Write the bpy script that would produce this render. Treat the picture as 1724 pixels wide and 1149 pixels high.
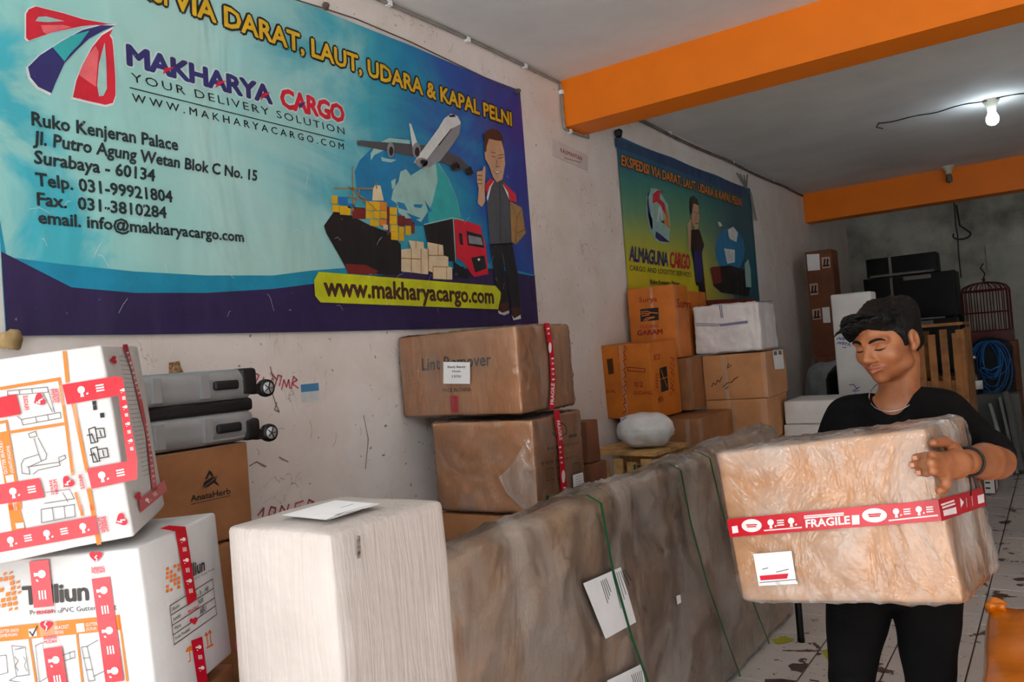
import bpy, bmesh, math, random
import numpy as np
from mathutils import Matrix, Vector, noise as mnoise

for o in list(bpy.data.objects):
    bpy.data.objects.remove(o)
SC = bpy.context.scene
COL = SC.collection
rnd = random.Random(7)

# ------------------------------------------------------------------ camera
IMG_W, IMG_H = 1724, 1149
PC = np.array([862.0, 574.5])
VP_DEPTH = np.array([1785.0, 528.0])      # vanishing point of the long wall
VP_CROSS = np.array([-1020.0, 745.0])     # vanishing point of the beams
FOC = float(np.sqrt(-np.dot(VP_DEPTH - PC, VP_CROSS - PC)))
_d1 = np.array([*(VP_DEPTH - PC), FOC]); _d1 /= np.linalg.norm(_d1)
_d2 = np.array([*(VP_CROSS - PC), FOC]); _d2 /= np.linalg.norm(_d2)
RW = np.stack([-_d2, _d1, np.cross(-_d2, _d1)])          # world = RW @ cam(x right, y down, z fwd)
CAM = np.array([2.5, 0.0, 1.52])
cd = bpy.data.cameras.new('camera'); cam = bpy.data.objects.new('camera', cd); COL.objects.link(cam)
cd.sensor_width = 36.0; cd.lens = FOC / IMG_W * 36.0; cd.clip_start = 0.02; cd.clip_end = 200
mw = Matrix.Identity(4)
for i in range(3):
    mw[i][0] = RW[i, 0]; mw[i][1] = -RW[i, 1]; mw[i][2] = -RW[i, 2]; mw[i][3] = CAM[i]
cam.matrix_world = mw
SC.camera = cam

# ------------------------------------------------------------------ world and light
ROOM_W, ROOM_D, FRONT_Y = 9.0, 12.45, -2.1      # wide shopfront, fully open to the street behind the camera
CEIL = 3.245
world = bpy.data.worlds.new('sky'); SC.world = world; world.use_nodes = True
bg = world.node_tree.nodes['Background']
bg.inputs['Color'].default_value = (.91, .98, 1.06, 1); bg.inputs['Strength'].default_value = 4.6
sn = bpy.data.lights.new('sun_offscreen', 'SUN'); sn.energy = 8.0; sn.angle = math.radians(1.5); sn.color = (1, .97, .93)
so = bpy.data.objects.new('sun_offscreen', sn); COL.objects.link(so); so.location = (2, -6, 8)
so.rotation_euler = Vector((-.75, .55, -1.45)).to_track_quat('-Z', 'Y').to_euler()      # high sun over the street: it falls on the pavement, not on the goods
pl = bpy.data.lights.new('open_shopfront_offscreen', 'AREA'); pl.shape = 'RECTANGLE'; pl.size = ROOM_W; pl.size_y = CEIL
pl.cycles.is_portal = True
po = bpy.data.objects.new('open_shopfront_offscreen', pl); COL.objects.link(po)
po.location = (ROOM_W / 2, FRONT_Y, CEIL / 2); po.rotation_euler = (math.radians(90), 0, 0)
SC.view_settings.view_transform = 'Standard'; SC.view_settings.look = 'None'
SC.view_settings.exposure = 0.48; SC.view_settings.gamma = 1.0
SC.view_settings.use_curve_mapping = False

# ------------------------------------------------------------------ pixel helpers
def ray(x, y):
    return RW @ np.array([x - PC[0], y - PC[1], FOC])
def hit(x, y, o, n):
    d = ray(x, y); t = np.dot(np.asarray(o) - CAM, n) / np.dot(d, n)
    return CAM + t * d
def hx(x, y, X=0.0): return hit(x, y, (X, 0, 0), np.array([1.0, 0, 0]))
def hy(x, y, Y): return hit(x, y, (0, Y, 0), np.array([0, 1.0, 0]))
def hz(x, y, Z=0.0): return hit(x, y, (0, 0, Z), np.array([0, 0, 1.0]))
def zoom(ox, oy, s):
    return lambda *pts: [(ox + x * s, oy + y * s) for x, y in pts]

class Plane:
    def __init__(self, o, n):
        self.o = np.asarray(o, float); n = np.asarray(n, float); self.n = n / np.linalg.norm(n)
    def at(self, p, layer=0):
        return hit(p[0], p[1], self.o, self.n) + self.n * (LAYER * layer)
LAYER = 0.0007

# ------------------------------------------------------------------ materials
def lin(c):
    if isinstance(c, str):
        c = c.lstrip('#'); c = [int(c[i:i + 2], 16) / 255 for i in (0, 2, 4)]
    return tuple((v / 12.92 if v <= .04045 else ((v + .055) / 1.055) ** 2.4) for v in c[:3]) + (1,)
MATS = {}
def newmat(name):
    m = bpy.data.materials.new(name); m.use_nodes = True
    nt = m.node_tree; b = nt.nodes['Principled BSDF']
    return m, nt, b
def nd(nt, t, **kw):
    n = nt.nodes.new(t)
    for k, v in kw.items(): setattr(n, k, v)
    return n
def coords(nt, kind, scale=(1, 1, 1), rot=(0, 0, 0)):
    if kind == 'World':
        g = nd(nt, 'ShaderNodeNewGeometry'); out = g.outputs['Position']
    else:
        g = nd(nt, 'ShaderNodeTexCoord'); out = g.outputs[kind]
    mp = nd(nt, 'ShaderNodeMapping'); mp.inputs['Scale'].default_value = scale; mp.inputs['Rotation'].default_value = rot
    nt.links.new(out, mp.inputs['Vector']); return mp.outputs['Vector']
def noisetex(nt, vec, scale, detail=4, rough=.55, dist=0):
    n = nd(nt, 'ShaderNodeTexNoise'); n.inputs['Scale'].default_value = scale; n.inputs['Detail'].default_value = detail
    n.inputs['Roughness'].default_value = rough; n.inputs['Distortion'].default_value = dist
    nt.links.new(vec, n.inputs['Vector']); return n.outputs['Fac']
def ramp(nt, fac, stops):
    r = nd(nt, 'ShaderNodeValToRGB'); e = r.color_ramp.elements
    while len(e) < len(stops): e.new(.5)
    for k, (p, c) in zip(e, stops): k.position = p; k.color = c if len(c) == 4 else lin(c)
    nt.links.new(fac, r.inputs['Fac']); return r.outputs['Color']
def mixc(nt, fac, a, b, mode='MIX'):
    m = nd(nt, 'ShaderNodeMix', data_type='RGBA', blend_type=mode)
    for s, v in ((0, fac), (6, a), (7, b)):
        if isinstance(v, bpy.types.NodeSocket): nt.links.new(v, m.inputs[s])
        else: m.inputs[s].default_value = v
    return m.outputs[2]
def bump(nt, b, h, strength, dist=.01, prev=None):
    n = nd(nt, 'ShaderNodeBump'); n.inputs['Strength'].default_value = strength; n.inputs['Distance'].default_value = dist
    nt.links.new(h, n.inputs['Height'])
    if prev is not None: nt.links.new(prev, n.inputs['Normal'])
    if b is not None: nt.links.new(n.outputs['Normal'], b.inputs['Normal'])
    return n.outputs['Normal']
def mat(name, col, rough=.6, var=.12, vs=6, bmp=.0, bs=60, bstretch=(1, 1, 1), metal=0, spec=.4, kind='World', coat=0, dark=None):
    if name in MATS: return MATS[name]
    m, nt, b = newmat(name)
    c = lin(col)
    v = coords(nt, kind)
    if var:
        d = dark and lin(dark) or tuple(x * (1 - 2.2 * var) for x in c[:3]) + (1,)
        l = tuple(min(1, x * (1 + .6 * var)) for x in c[:3]) + (1,)
        nt.links.new(ramp(nt, noisetex(nt, v, vs, 5, .6), [(.32, d), (.62, l)]), b.inputs['Base Color'])
    else: b.inputs['Base Color'].default_value = c
    b.inputs['Roughness'].default_value = rough; b.inputs['Metallic'].default_value = metal
    b.inputs['Specular IOR Level'].default_value = spec
    if coat: b.inputs['Coat Weight'].default_value = coat; b.inputs['Coat Roughness'].default_value = .12
    if bmp:
        bump(nt, b, noisetex(nt, coords(nt, kind, bstretch), bs, 4, .6), bmp, .01)
    MATS[name] = m; return m

def film(name, milky=.35, gloss=.16, scale=9, stretch=(1, 1, 1), tint='#efe9e2'):
    """clear stretch film: mostly transparent, glossy crinkles, milkier where it is doubled up"""
    if name in MATS: return MATS[name]
    m, nt, b = newmat(name); nt.nodes.remove(b)
    out = nt.nodes['Material Output']
    v = coords(nt, 'World', stretch)
    big = noisetex(nt, v, scale, 5, .65, .6)
    fine = noisetex(nt, v, scale * 6, 3, .6, .8)
    nrm = bump(nt, None, big, .8, .03)
    nrm = bump(nt, None, fine, .55, .006, nrm)
    tr = nd(nt, 'ShaderNodeBsdfTransparent'); tr.inputs['Color'].default_value = (.97, .96, .95, 1)
    gl = nd(nt, 'ShaderNodeBsdfGlossy'); gl.inputs['Roughness'].default_value = gloss; gl.inputs['Color'].default_value = (1, 1, 1, 1)
    nt.links.new(nrm, gl.inputs['Normal'])
    lw = nd(nt, 'ShaderNodeFresnel'); lw.inputs['IOR'].default_value = 1.5; nt.links.new(nrm, lw.inputs['Normal'])
    mu = nd(nt, 'ShaderNodeMath', operation='MULTIPLY_ADD'); mu.inputs[1].default_value = 1.1; mu.inputs[2].default_value = .03
    nt.links.new(lw.outputs[0], mu.inputs[0])
    m1 = nd(nt, 'ShaderNodeMixShader'); nt.links.new(mu.outputs[0], m1.inputs[0])
    nt.links.new(tr.outputs[0], m1.inputs[1]); nt.links.new(gl.outputs[0], m1.inputs[2])
    df = nd(nt, 'ShaderNodeBsdfDiffuse'); df.inputs['Color'].default_value = lin(tint); nt.links.new(nrm, df.inputs['Normal'])
    k = ramp(nt, big, [(.42, (milky * .06,) * 3 + (1,)), (.8, (milky * .9,) * 3 + (1,))])
    ks = k
    m2 = nd(nt, 'ShaderNodeMixShader'); nt.links.new(ks, m2.inputs[0])
    nt.links.new(m1.outputs[0], m2.inputs[1]); nt.links.new(df.outputs[0], m2.inputs[2])
    nt.links.new(m2.outputs[0], out.inputs['Surface'])
    MATS[name] = m; return m

def clear_tape(name):
    m, nt, b = newmat(name)
    b.inputs['Base Color'].default_value = (.8, .76, .7, 1); b.inputs['Roughness'].default_value = .15; b.inputs['Alpha'].default_value = .16
    bump(nt, b, noisetex(nt, coords(nt, 'World', (1, 1, .3)), 25, 3), .25, .01)
    MATS[name] = m; return m
def emis(name, col, strength):
    m, nt, b = newmat(name)
    b.inputs['Base Color'].default_value = lin(col)
    b.inputs['Emission Color'].default_value = lin(col); b.inputs['Emission Strength'].default_value = strength
    MATS[name] = m; return m

# ------------------------------------------------------------------ objects
def tag(o, label=None, cat=None, group=None, kind=None):
    if label: o['label'] = label
    if cat: o['category'] = cat
    if group: o['group'] = group
    if kind: o['kind'] = kind
    return o
def root(name, loc, label, cat, group=None):
    o = bpy.data.objects.new(name, None); COL.objects.link(o); o.location = loc
    o.empty_display_size = .1
    return tag(o, label, cat, group)
def obj(name, verts, faces, m, parent=None, smooth=False):
    """one mesh object; verts are world coordinates"""
    me = bpy.data.meshes.new(name)
    off = np.array(parent_origin(parent)) if parent is not None else np.zeros(3)
    me.from_pydata([tuple(np.asarray(v, float) - off) for v in verts], [], faces)
    me.materials.append(m)
    if smooth:
        me.polygons.foreach_set('use_smooth', [True] * len(me.polygons))
    me.update()
    o = bpy.data.objects.new(name, me); COL.objects.link(o)
    if parent is not None: o.parent = parent
    return o
def parent_origin(p):
    v = Vector((0, 0, 0))
    while p is not None:
        v += p.location; p = p.parent
    return v
def solo(name, verts, faces, m, label, cat, group=None, smooth=False, origin=None):
    """a thing that is one mesh; origin at its base"""
    V = np.asarray(verts, float)
    if origin is None:
        origin = np.array([V[:, 0].mean(), V[:, 1].mean(), V[:, 2].min()])
    o = obj(name, V - origin, faces, m, None, smooth); o.location = origin
    return tag(o, label, cat, group)

class MB:
    """collects simple shapes into one mesh"""
    def __init__(self): self.v = []; self.f = []
    def add(self, V, F):
        k = len(self.v); self.v += [tuple(map(float, p)) for p in V]; self.f += [tuple(i + k for i in f) for f in F]; return self
    def box(self, lo, hi, T=None):
        (a, b, c), (d, e, f) = lo, hi
        V = np.array([(a, b, c), (d, b, c), (d, e, c), (a, e, c), (a, b, f), (d, b, f), (d, e, f), (a, e, f)], float)
        if T is not None: V = T(V)
        return self.add(V, [(0, 3, 2, 1), (4, 5, 6, 7), (0, 1, 5, 4), (1, 2, 6, 5), (2, 3, 7, 6), (3, 0, 4, 7)])
    def bar(self, p, q, w, t=None):
        p, q = np.asarray(p, float), np.asarray(q, float); t = t or w
        d = q - p; d /= np.linalg.norm(d); a = np.cross(d, (0, 0, 1.0))
        if np.linalg.norm(a) < 1e-3: a = np.array([1.0, 0, 0])
        a /= np.linalg.norm(a); b = np.cross(a, d)
        V = [e + sa * a * w / 2 + sb * b * t / 2 for e in (p, q) for sa, sb in ((-1, -1), (1, -1), (1, 1), (-1, 1))]
        return self.add(V, [(0, 1, 2, 3), (7, 6, 5, 4), (0, 4, 5, 1), (1, 5, 6, 2), (2, 6, 7, 3), (3, 7, 4, 0)])
    def tube(self, pts, r, n=8, closed=False, caps=True):
        P = np.asarray(pts, float); m = len(P); rr = np.broadcast_to(np.asarray(r, float), (m,))
        V = []; up = None
        for i in range(m):
            if closed: t = P[(i + 1) % m] - P[i - 1]
            else: t = P[min(i + 1, m - 1)] - P[max(i - 1, 0)]
            t = t / (np.linalg.norm(t) + 1e-12)
            if up is None:
                up = np.cross(t, (0, 0, 1.0))
                if np.linalg.norm(up) < 1e-3: up = np.array([1.0, 0, 0])
            up = up - t * np.dot(up, t); up /= np.linalg.norm(up) + 1e-12
            w = np.cross(t, up)
            for k in range(n):
                a = 2 * math.pi * k / n; V.append(P[i] + rr[i] * (math.cos(a) * up + math.sin(a) * w))
        F = []
        for i in range(m if closed else m - 1):
            j = (i + 1) % m
            for k in range(n):
                F.append((i * n + k, i * n + (k + 1) % n, j * n + (k + 1) % n, j * n + k))
        if caps and not closed: F += [tuple(range(n))[::-1], tuple((m - 1) * n + k for k in range(n))]
        return self.add(V, F)
    def lathe(self, prof, o=(0, 0, 0), axis='z', n=24):
        V = []; F = []; m = len(prof)
        for r, z in prof:
            for k in range(n):
                a = 2 * math.pi * k / n; V.append((r * math.cos(a), r * math.sin(a), z))
        for i in range(m - 1):
            for k in range(n):
                F.append((i * n + k, i * n + (k + 1) % n, (i + 1) * n + (k + 1) % n, (i + 1) * n + k))
        F += [tuple(range(n))[::-1], tuple((m - 1) * n + k for k in range(n))]
        V = np.array(V)
        if axis == 'y': V = V[:, [0, 2, 1]] * np.array([1, 1, -1])
        if axis == 'x': V = V[:, [2, 0, 1]]
        return self.add(V + np.asarray(o), F)
    def build(self, name, m, parent=None, smooth=False): return obj(name, self.v, self.f, m, parent, smooth)

# ------------------------------------------------------------------ flat print on a plane
def art(name, m, polys, plane, layer, parent):
    small = ('print' in name or 'small' in name or len(polys) > 24)
    if len(polys) > 1 and not small:
        for p in polys: art(name, m, [p], plane, layer, parent)
        return
    V = []; F = []
    for p in polys:
        k = len(V); V += [plane.at(q, layer) for q in p]; F.append(tuple(range(k, k + len(p))))
    o = obj(name, V, F, m, parent)
    if len(polys) > 1: o['kind'] = 'stuff'
    return o
def ribbon(P, w, n):
    """polyline of 3-D points to quads of width w in the plane with normal n"""
    P = [np.asarray(p, float) for p in P]; V = []; F = []
    for a, b in zip(P[:-1], P[1:]):
        d = b - a; L = np.linalg.norm(d)
        if L < 1e-6: continue
        d /= L; s = np.cross(n, d) * w / 2; k = len(V)
        V += [a - d * w * .3 - s, b + d * w * .3 - s, b + d * w * .3 + s, a - d * w * .3 + s]; F.append((k, k + 1, k + 2, k + 3))
    return V, F
def strokes(name, m, lines, plane, layer, parent, w=.002):
    V = []; F = []
    for ln in lines:
        a, b = ribbon([plane.at(q, layer) for q in ln], w, plane.n); k = len(V)
        V += a; F += [tuple(i + k for i in f) for f in b]
    o = obj(name, V, F, m, parent)
    if len(lines) > 1: o['kind'] = 'stuff'
    return o
def ell(cx, cy, rx, ry, n=16, a0=0, a1=360):
    return [(cx + rx * math.cos(math.radians(a0 + (a1 - a0) * i / n)), cy + ry * math.sin(math.radians(a0 + (a1 - a0) * i / n))) for i in range(n)]
_tc = {}
def textmesh(s, off=0.0, space=1.0):
    key = (s, off, space)
    if key in _tc: return _tc[key]
    cu = bpy.data.curves.new('t', 'FONT'); cu.body = s; cu.size = 1; cu.offset = off; cu.resolution_u = 2; cu.fill_mode = 'FRONT'
    cu.space_character = space
    ob = bpy.data.objects.new('t', cu); COL.objects.link(ob)
    bpy.context.view_layer.update()
    me = bpy.data.meshes.new_from_object(ob.evaluated_get(bpy.context.evaluated_depsgraph_get()))
    V = np.array([v.co[:2] for v in me.vertices]) if len(me.vertices) else np.zeros((0, 2)); F = [tuple(p.vertices) for p in me.polygons]
    bpy.data.objects.remove(ob); bpy.data.curves.remove(cu); bpy.data.meshes.remove(me)
    _tc[key] = (V, F); return V, F
CAP = None
def text(name, s, m, A, B, C, plane=None, layer=2, parent=None, off=.01, space=1.0, n=None, grow=0.0):
    """s stretched so its baseline runs A->B and its capitals reach C (pixels on plane, or 3-D points)"""
    global CAP
    if CAP is None: CAP = textmesh('H')[0][:, 1].max()
    if plane is not None:
        A, B, C = (plane.at(p, layer) for p in (A, B, C)); n = plane.n
    A, B, C = (np.asarray(p, float) for p in (A, B, C))
    V, F = textmesh(s, 0.0, space)
    x0, x1 = V[:, 0].min(), V[:, 0].max()
    U = (B - A) / (x1 - x0); W = (C - A) / CAP
    # bold weight: the glyphs thickened by shifted copies; one object for each word
    sh = [(0, 0)] if off < .006 else [(off * math.cos(t), off * math.sin(t)) for t in np.arange(8) * math.pi / 4] + [(0, 0)]
    cuts = [x0 - 1]; acc = ''
    for w_ in s.split(' ')[:-1]:
        acc += w_ + ' '
        e = textmesh(acc.strip(), 0.0, space)[0]; cuts.append((e[:, 0].max() if len(e) else x0) + .06)
    cuts.append(x1 + 1); fx = np.array([V[list(f), 0].mean() for f in F])
    for c0, c1 in zip(cuts[:-1], cuts[1:]):
        fs = [F[i] for i in np.nonzero((fx > c0) & (fx <= c1))[0]]
        if not fs: continue
        ids = sorted({i for f in fs for i in f}); mp = {i: k for k, i in enumerate(ids)}; n0 = len(ids)
        P = []; G = []
        for k, (dx, dy) in enumerate(sh):
            P += [A + (V[i, 0] + dx - x0) * U + (V[i, 1] + dy) * W + n * (k * 1e-5) for i in ids]; G += [tuple(mp[i] + k * n0 for i in f) for f in fs]
        obj(name, P, G, m, parent)

# ------------------------------------------------------------------ boxes
def rot3(yaw, roll, pitch):
    c, s = math.cos, math.sin
    Z = np.array([[c(yaw), -s(yaw), 0], [s(yaw), c(yaw), 0], [0, 0, 1]])
    Y = np.array([[c(roll), 0, s(roll)], [0, 1, 0], [-s(roll), 0, c(roll)]])
    X = np.array([[1, 0, 0], [0, c(pitch), -s(pitch)], [0, s(pitch), c(pitch)]])
    return Z @ Y @ X
def superbox(w, d, h, r=.008, n=5, rs=2, wob=0.0, wf=6.0, seed=0, bulge=0.0, ridge=0.0, rf=14.0):
    """rounded box, base at z=0, grid faces so that it can sag, bulge and crumple"""
    half = np.array([w, d, h]) / 2
    r = min(r, half.min() * .95)
    def axis(L):
        e = [-L + r * (1 - math.cos(math.pi / 2 * i / rs)) for i in range(rs)]
        mid = list(np.linspace(-(L - r), L - r, n + 1))
        return np.array(sorted(e + mid + [-x for x in e]))
    A = [axis(half[i]) for i in range(3)]
    idx = {}; V = []; F = []
    def vid(p):
        k = tuple(np.round(p, 6))
        if k not in idx: idx[k] = len(V); V.append(p)
        return idx[k]
    for ax in range(3):
        u, v = (ax + 1) % 3, (ax + 2) % 3
        for sg in (-1, 1):
            for i in range(len(A[u]) - 1):
                for j in range(len(A[v]) - 1):
                    q = []
                    for (a, b) in ((i, j), (i + 1, j), (i + 1, j + 1), (i, j + 1)):
                        p = np.zeros(3); p[ax] = sg * half[ax]; p[u] = A[u][a]; p[v] = A[v][b]; q.append(vid(p))
                    F.append(tuple(q) if sg > 0 else tuple(q[::-1]))
    V = np.array(V)
    inner = np.clip(V, -(half - r), half - r); dl = V - inner
    ln = np.linalg.norm(dl, axis=1, keepdims=True); V2 = inner + dl / np.maximum(ln, 1e-9) * r
    nn = dl / np.maximum(ln, 1e-9)
    if bulge:
        t = np.clip(1 - (V2 / half) ** 2, 0, 1)
        for ax in range(3):
            m_ = np.abs(nn[:, ax]) > .9; u, v = (ax + 1) % 3, (ax + 2) % 3
            V2[m_, ax] += np.sign(V2[m_, ax]) * bulge * t[m_, u] * t[m_, v]
    if wob:
        for i in range(len(V2)):
            p = Vector(V2[i] * wf + seed * 7.3); nv = mnoise.noise_vector(p)
            V2[i] += wob * (nn[i] * nv[0] * 1.0 + np.array(nv) * .35)
    if ridge:      # sharp little creases of taut film
        for i in range(len(V2)):
            p = V2[i]; q = Vector((p[0] * rf, p[1] * rf * .8, p[2] * rf * .45)) + mnoise.noise_vector(Vector(p * rf * .25)) * 1.2
            a = 1 - 2 * abs(mnoise.noise(q)); b = 1 - 2 * abs(mnoise.noise(q * 2.3))
            V2[i] += nn[i] * ridge * (max(0, a) ** 3 + .5 * max(0, b) ** 3)
    V2[:, 2] += half[2]
    return V2, F
class Box:
    """oriented box; face planes for printing on it"""
    def __init__(s, x, y, z, w, d, h, yaw=0, roll=0, pitch=0):
        s.p = np.array([x, y, z], float); s.w, s.d, s.h = w, d, h
        s.R = rot3(math.radians(yaw), math.radians(roll), math.radians(pitch))
    def T(s, V): return (s.R @ np.asarray(V, float).T).T + s.p
    def pt(s, a, b, c): return s.p + s.R @ np.array([(a - .5) * s.w, (b - .5) * s.d, c * s.h])
    def front(s, e=.0012): return Plane(s.pt(.5, 0, .5) - s.R[:, 1] * e, -s.R[:, 1])
    def side(s, e=.0012): return Plane(s.pt(1, .5, .5) + s.R[:, 0] * e, s.R[:, 0])
    def top(s, e=.0012): return Plane(s.pt(.5, .5, 1) + s.R[:, 2] * e, s.R[:, 2])
def box_part(name, B, m, parent, r=.008, n=5, wob=0, wf=6, seed=0, grow=0, bulge=0, smooth=True, rs=2, ridge=0.0, rf=14.0):
    V, F = superbox(B.w + 2 * grow, B.d + 2 * grow, B.h + 2 * grow, r + grow, n, rs, wob, wf, seed, bulge, ridge, rf)
    V[:, 2] -= grow
    return obj(name, B.T(V), F, m, parent, smooth)
def strip_on(B, face, a0, a1, c0, c1, e=.002):
    """rectangle on a box face in face fractions; returns 4 world points"""
    if face == 'front': return [B.pt(a, 0, c) - B.R[:, 1] * e for a, c in ((a0, c0), (a1, c0), (a1, c1), (a0, c1))]
    if face == 'side': return [B.pt(1, a, c) + B.R[:, 0] * e for a, c in ((a0, c0), (a1, c0), (a1, c1), (a0, c1))]
    if face == 'top': return [B.pt(a, c, 1) + B.R[:, 2] * e for a, c in ((a0, c0), (a1, c0), (a1, c1), (a0, c1))]
def strips(name, B, m, parent, L, e=.002):
    for s in L: o = obj(name, strip_on(B, *s, e), [(0, 1, 2, 3)], m, parent)
    return o
# ------------------------------------------------------------------ palette
K_CARD = mat('cardboard', '#c68f60', .72, .10, 5, .12, 90)
K_CARD2 = mat('cardboard_dark', '#9d6a43', .75, .12, 5, .12, 90)
K_CARD_O = mat('cardboard_orange', '#cf7422', .55, .10, 5, .1, 80)
K_CARD_P = mat('cardboard_pale', '#c39a72', .7, .10, 4, .12, 90)
K_CARD_R = mat('cardboard_red_brown', '#7a4a33', .75, .12, 5, .1, 90)
K_WHITE = mat('white_carton', '#cfcecd', .55, .05, 4, .1, 40)
K_FOAM = mat('styrofoam', '#dfe0e0', .8, .05, 6, .15, 120)
K_PAPER = mat('label_paper', '#eeeeee', .7, .03, 8)
K_INK = mat('black_ink', '#1a1a1c', .6, 0)
K_GREYINK = mat('grey_ink', '#6d6a68', .7, 0)
K_DKINK = mat('charcoal_ink', '#3a3634', .6, 0)
K_BRINK = mat('brown_ink', '#4f2d18', .7, .1)
K_REDINK = mat('dark_red_ink', '#8c2416', .6, .1)
K_RED = mat('red_tape', '#c80f26', .3, .06, 12, .1, 30, coat=.3)
K_TAPEW = mat('tape_white_print', '#f2e4e2', .4, .04, 12)
K_REDPR = mat('red_print', '#cf1c33', .5, .05)
K_OR = mat('orange_print', '#e8741f', .5, .04)
K_CLEARTAPE = clear_tape('clear_tape')
K_FILM = film('stretch_film', .14, .14, 7)
K_FILM2 = film('stretch_film_streaky', .18, .14, 7, (1, 1, .3))
K_FILM3 = film('stretch_film_heavy', .42, .12, 5, (1, .8, .45))
K_BLACK = mat('black_plastic', '#141416', .45, .1, 6, .1, 40)
K_BLACKWRAP = mat('black_wrap', '#08080a', .5, .2, 5, .25, 14, spec=.15)
K_METAL_BLACK = mat('black_metal', '#101012', .35, 0, metal=.6)
K_WOOD = mat('pine_wood', '#cfa468', .65, .25, 9, .25, 30, (8, 8, 1))
K_WOOD_D = mat('old_wood', '#8a5a2c', .65, .25, 9, .25, 30, (8, 8, 1))
K_SILVER = mat('suitcase_silver', '#9a9c9d', .38, .05, 10, .08, 260, metal=.35)
K_CHROME = mat('chrome', '#c9c9cc', .2, 0, metal=1)
K_ORANGE = mat('orange_paint', '#f07c04', .55, .03, 3, .05, 20)
K_ORANGE2 = mat('orange_film', '#f5860f', .25, .08, 5, .25, 16, coat=.5)
K_CABLE = mat('cable_grey', '#8b8680', .6, .1)
K_CABLE_B = mat('cable_black', '#1a1a1a', .5, 0)
K_GREEN = mat('green_strap', '#0f5a33', .35, .1)
K_PINK = mat('magenta_fabric', '#d01672', .6, .1)
# ------------------------------------------------------------------ room shell
def struct(o): o['kind'] = 'structure'; return o
def wall_mat():
    m, nt, b = newmat('old_white_paint')
    v = coords(nt, 'World')
    base = ramp(nt, noisetex(nt, v, 1.3, 6, .6), [(.3, '#d8d0ca'), (.5, '#e6e1df'), (.7, '#ece8e7')])
    # patchy dirt and old beige paint showing through
    st = noisetex(nt, v, 3.1, 8, .7, .4)
    base = mixc(nt, ramp(nt, st, [(.4, (.12, .12, .12, 1)), (.72, (.42, .42, .42, 1))]), base, lin('#c4ae98'))
    # scuffs: thin dark and light scratches
    w1 = nd(nt, 'ShaderNodeTexNoise'); w1.inputs['Scale'].default_value = 7; w1.inputs['Detail'].default_value = 8; w1.inputs['Distortion'].default_value = 1.2
    nt.links.new(coords(nt, 'World', (1, 1, .45)), w1.inputs['Vector'])
    ab = nd(nt, 'ShaderNodeMath', operation='SUBTRACT'); nt.links.new(w1.outputs['Fac'], ab.inputs[0]); ab.inputs[1].default_value = .5
    ab2 = nd(nt, 'ShaderNodeMath', operation='ABSOLUTE'); nt.links.new(ab.outputs[0], ab2.inputs[0])
    ms = ramp(nt, noisetex(nt, v, 2.3, 3), [(.52, (0, 0, 0, 1)), (.66, (1, 1, 1, 1))])
    ln = ramp(nt, ab2.outputs[0], [(.0, (1, 1, 1, 1)), (.007, (0, 0, 0, 1))])
    mk = mixc(nt, 1.0, ms, ln, 'MULTIPLY')
    base = mixc(nt, mk, base, lin('#7d6a5c'))
    sp = ramp(nt, noisetex(nt, v, 38, 2, .5), [(.70, (0, 0, 0, 1)), (.74, (1, 1, 1, 1))])
    base = mixc(nt, sp, base, lin('#8d7868'))
    nt.links.new(base, b.inputs['Base Color']); b.inputs['Roughness'].default_value = .75
    bump(nt, b, noisetex(nt, v, 24, 5, .6), .12, .01)
    return m
M_WALL = wall_mat()
M_WALLB = mat('back_wall_paint', '#bcbfb8', .8, .16, 1.6, .1, 20, dark='#75766c')
M_CEIL = mat('ceiling_paint', '#e0dddb', .85, .06, 1.2, .05, 30)
def floor_mat(name, c_t, c_b, thr):
    m, nt, b = newmat(name)
    v = coords(nt, 'World')
    n1 = noisetex(nt, v, 5.5, 6, .62, .3)
    fine = ramp(nt, noisetex(nt, v, 26, 4, .7), [(.62, (0, 0, 0, 1)), (.66, (1, 1, 1, 1))])
    t = ramp(nt, noisetex(nt, v, 2.2, 5), [(.3, lin(c_t)), (.7, tuple(x * .78 for x in lin(c_t)[:3]) + (1,))])
    k = ramp(nt, n1, [(thr, (0, 0, 0, 1)), (thr + .015, (1, 1, 1, 1))])
    c = mixc(nt, k, t, lin(c_b)); c = mixc(nt, fine, c, lin('#4a3a34'))
    nt.links.new(c, b.inputs['Base Color']); b.inputs['Roughness'].default_value = .5
    bump(nt, b, k, .3, .002)
    return m
M_TILE = floor_mat('worn_white_tile', '#d6cec7', '#5a4038', .60)
M_GROUT = floor_mat('dirty_grout', '#3c2f2a', '#2a211d', .5)

X1, Y0, Y1 = ROOM_W, FRONT_Y, ROOM_D
struct(obj('wall_left', *(lambda b: (b.v, b.f))(MB().box((-.15, Y0, 0), (0, Y1, CEIL + .15))), M_WALL))
WALL_L = bpy.data.objects['wall_left']
struct(MB().box((X1, Y0, 0), (X1 + .15, Y1, CEIL + .15)).build('wall_right', M_WALL))
struct(MB().box((-.15, Y1, 0), (X1 + .15, Y1 + .15, CEIL + .15)).build('wall_back', M_WALLB))
struct(MB().box((0, Y0, CEIL), (X1, Y1, CEIL + .15)).build('ceiling', M_CEIL))
FLOOR = struct(MB().box((0, Y0, -.1), (X1, Y1, -.006)).build('floor', M_GROUT))
# beams: the near one just past the first banner, the far one at the end of the bay
by0, by1 = 4.325, 4.59
bz = 1.52 + .5705 * 2.5
struct(MB().box((0, by0, bz), (X1, by1, CEIL)).build('trim_1', K_ORANGE))
struct(MB().box((0, 10.1, 1.52 + .547 * 2.5), (X1, 10.36, CEIL)).build('trim_2', K_ORANGE))
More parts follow.
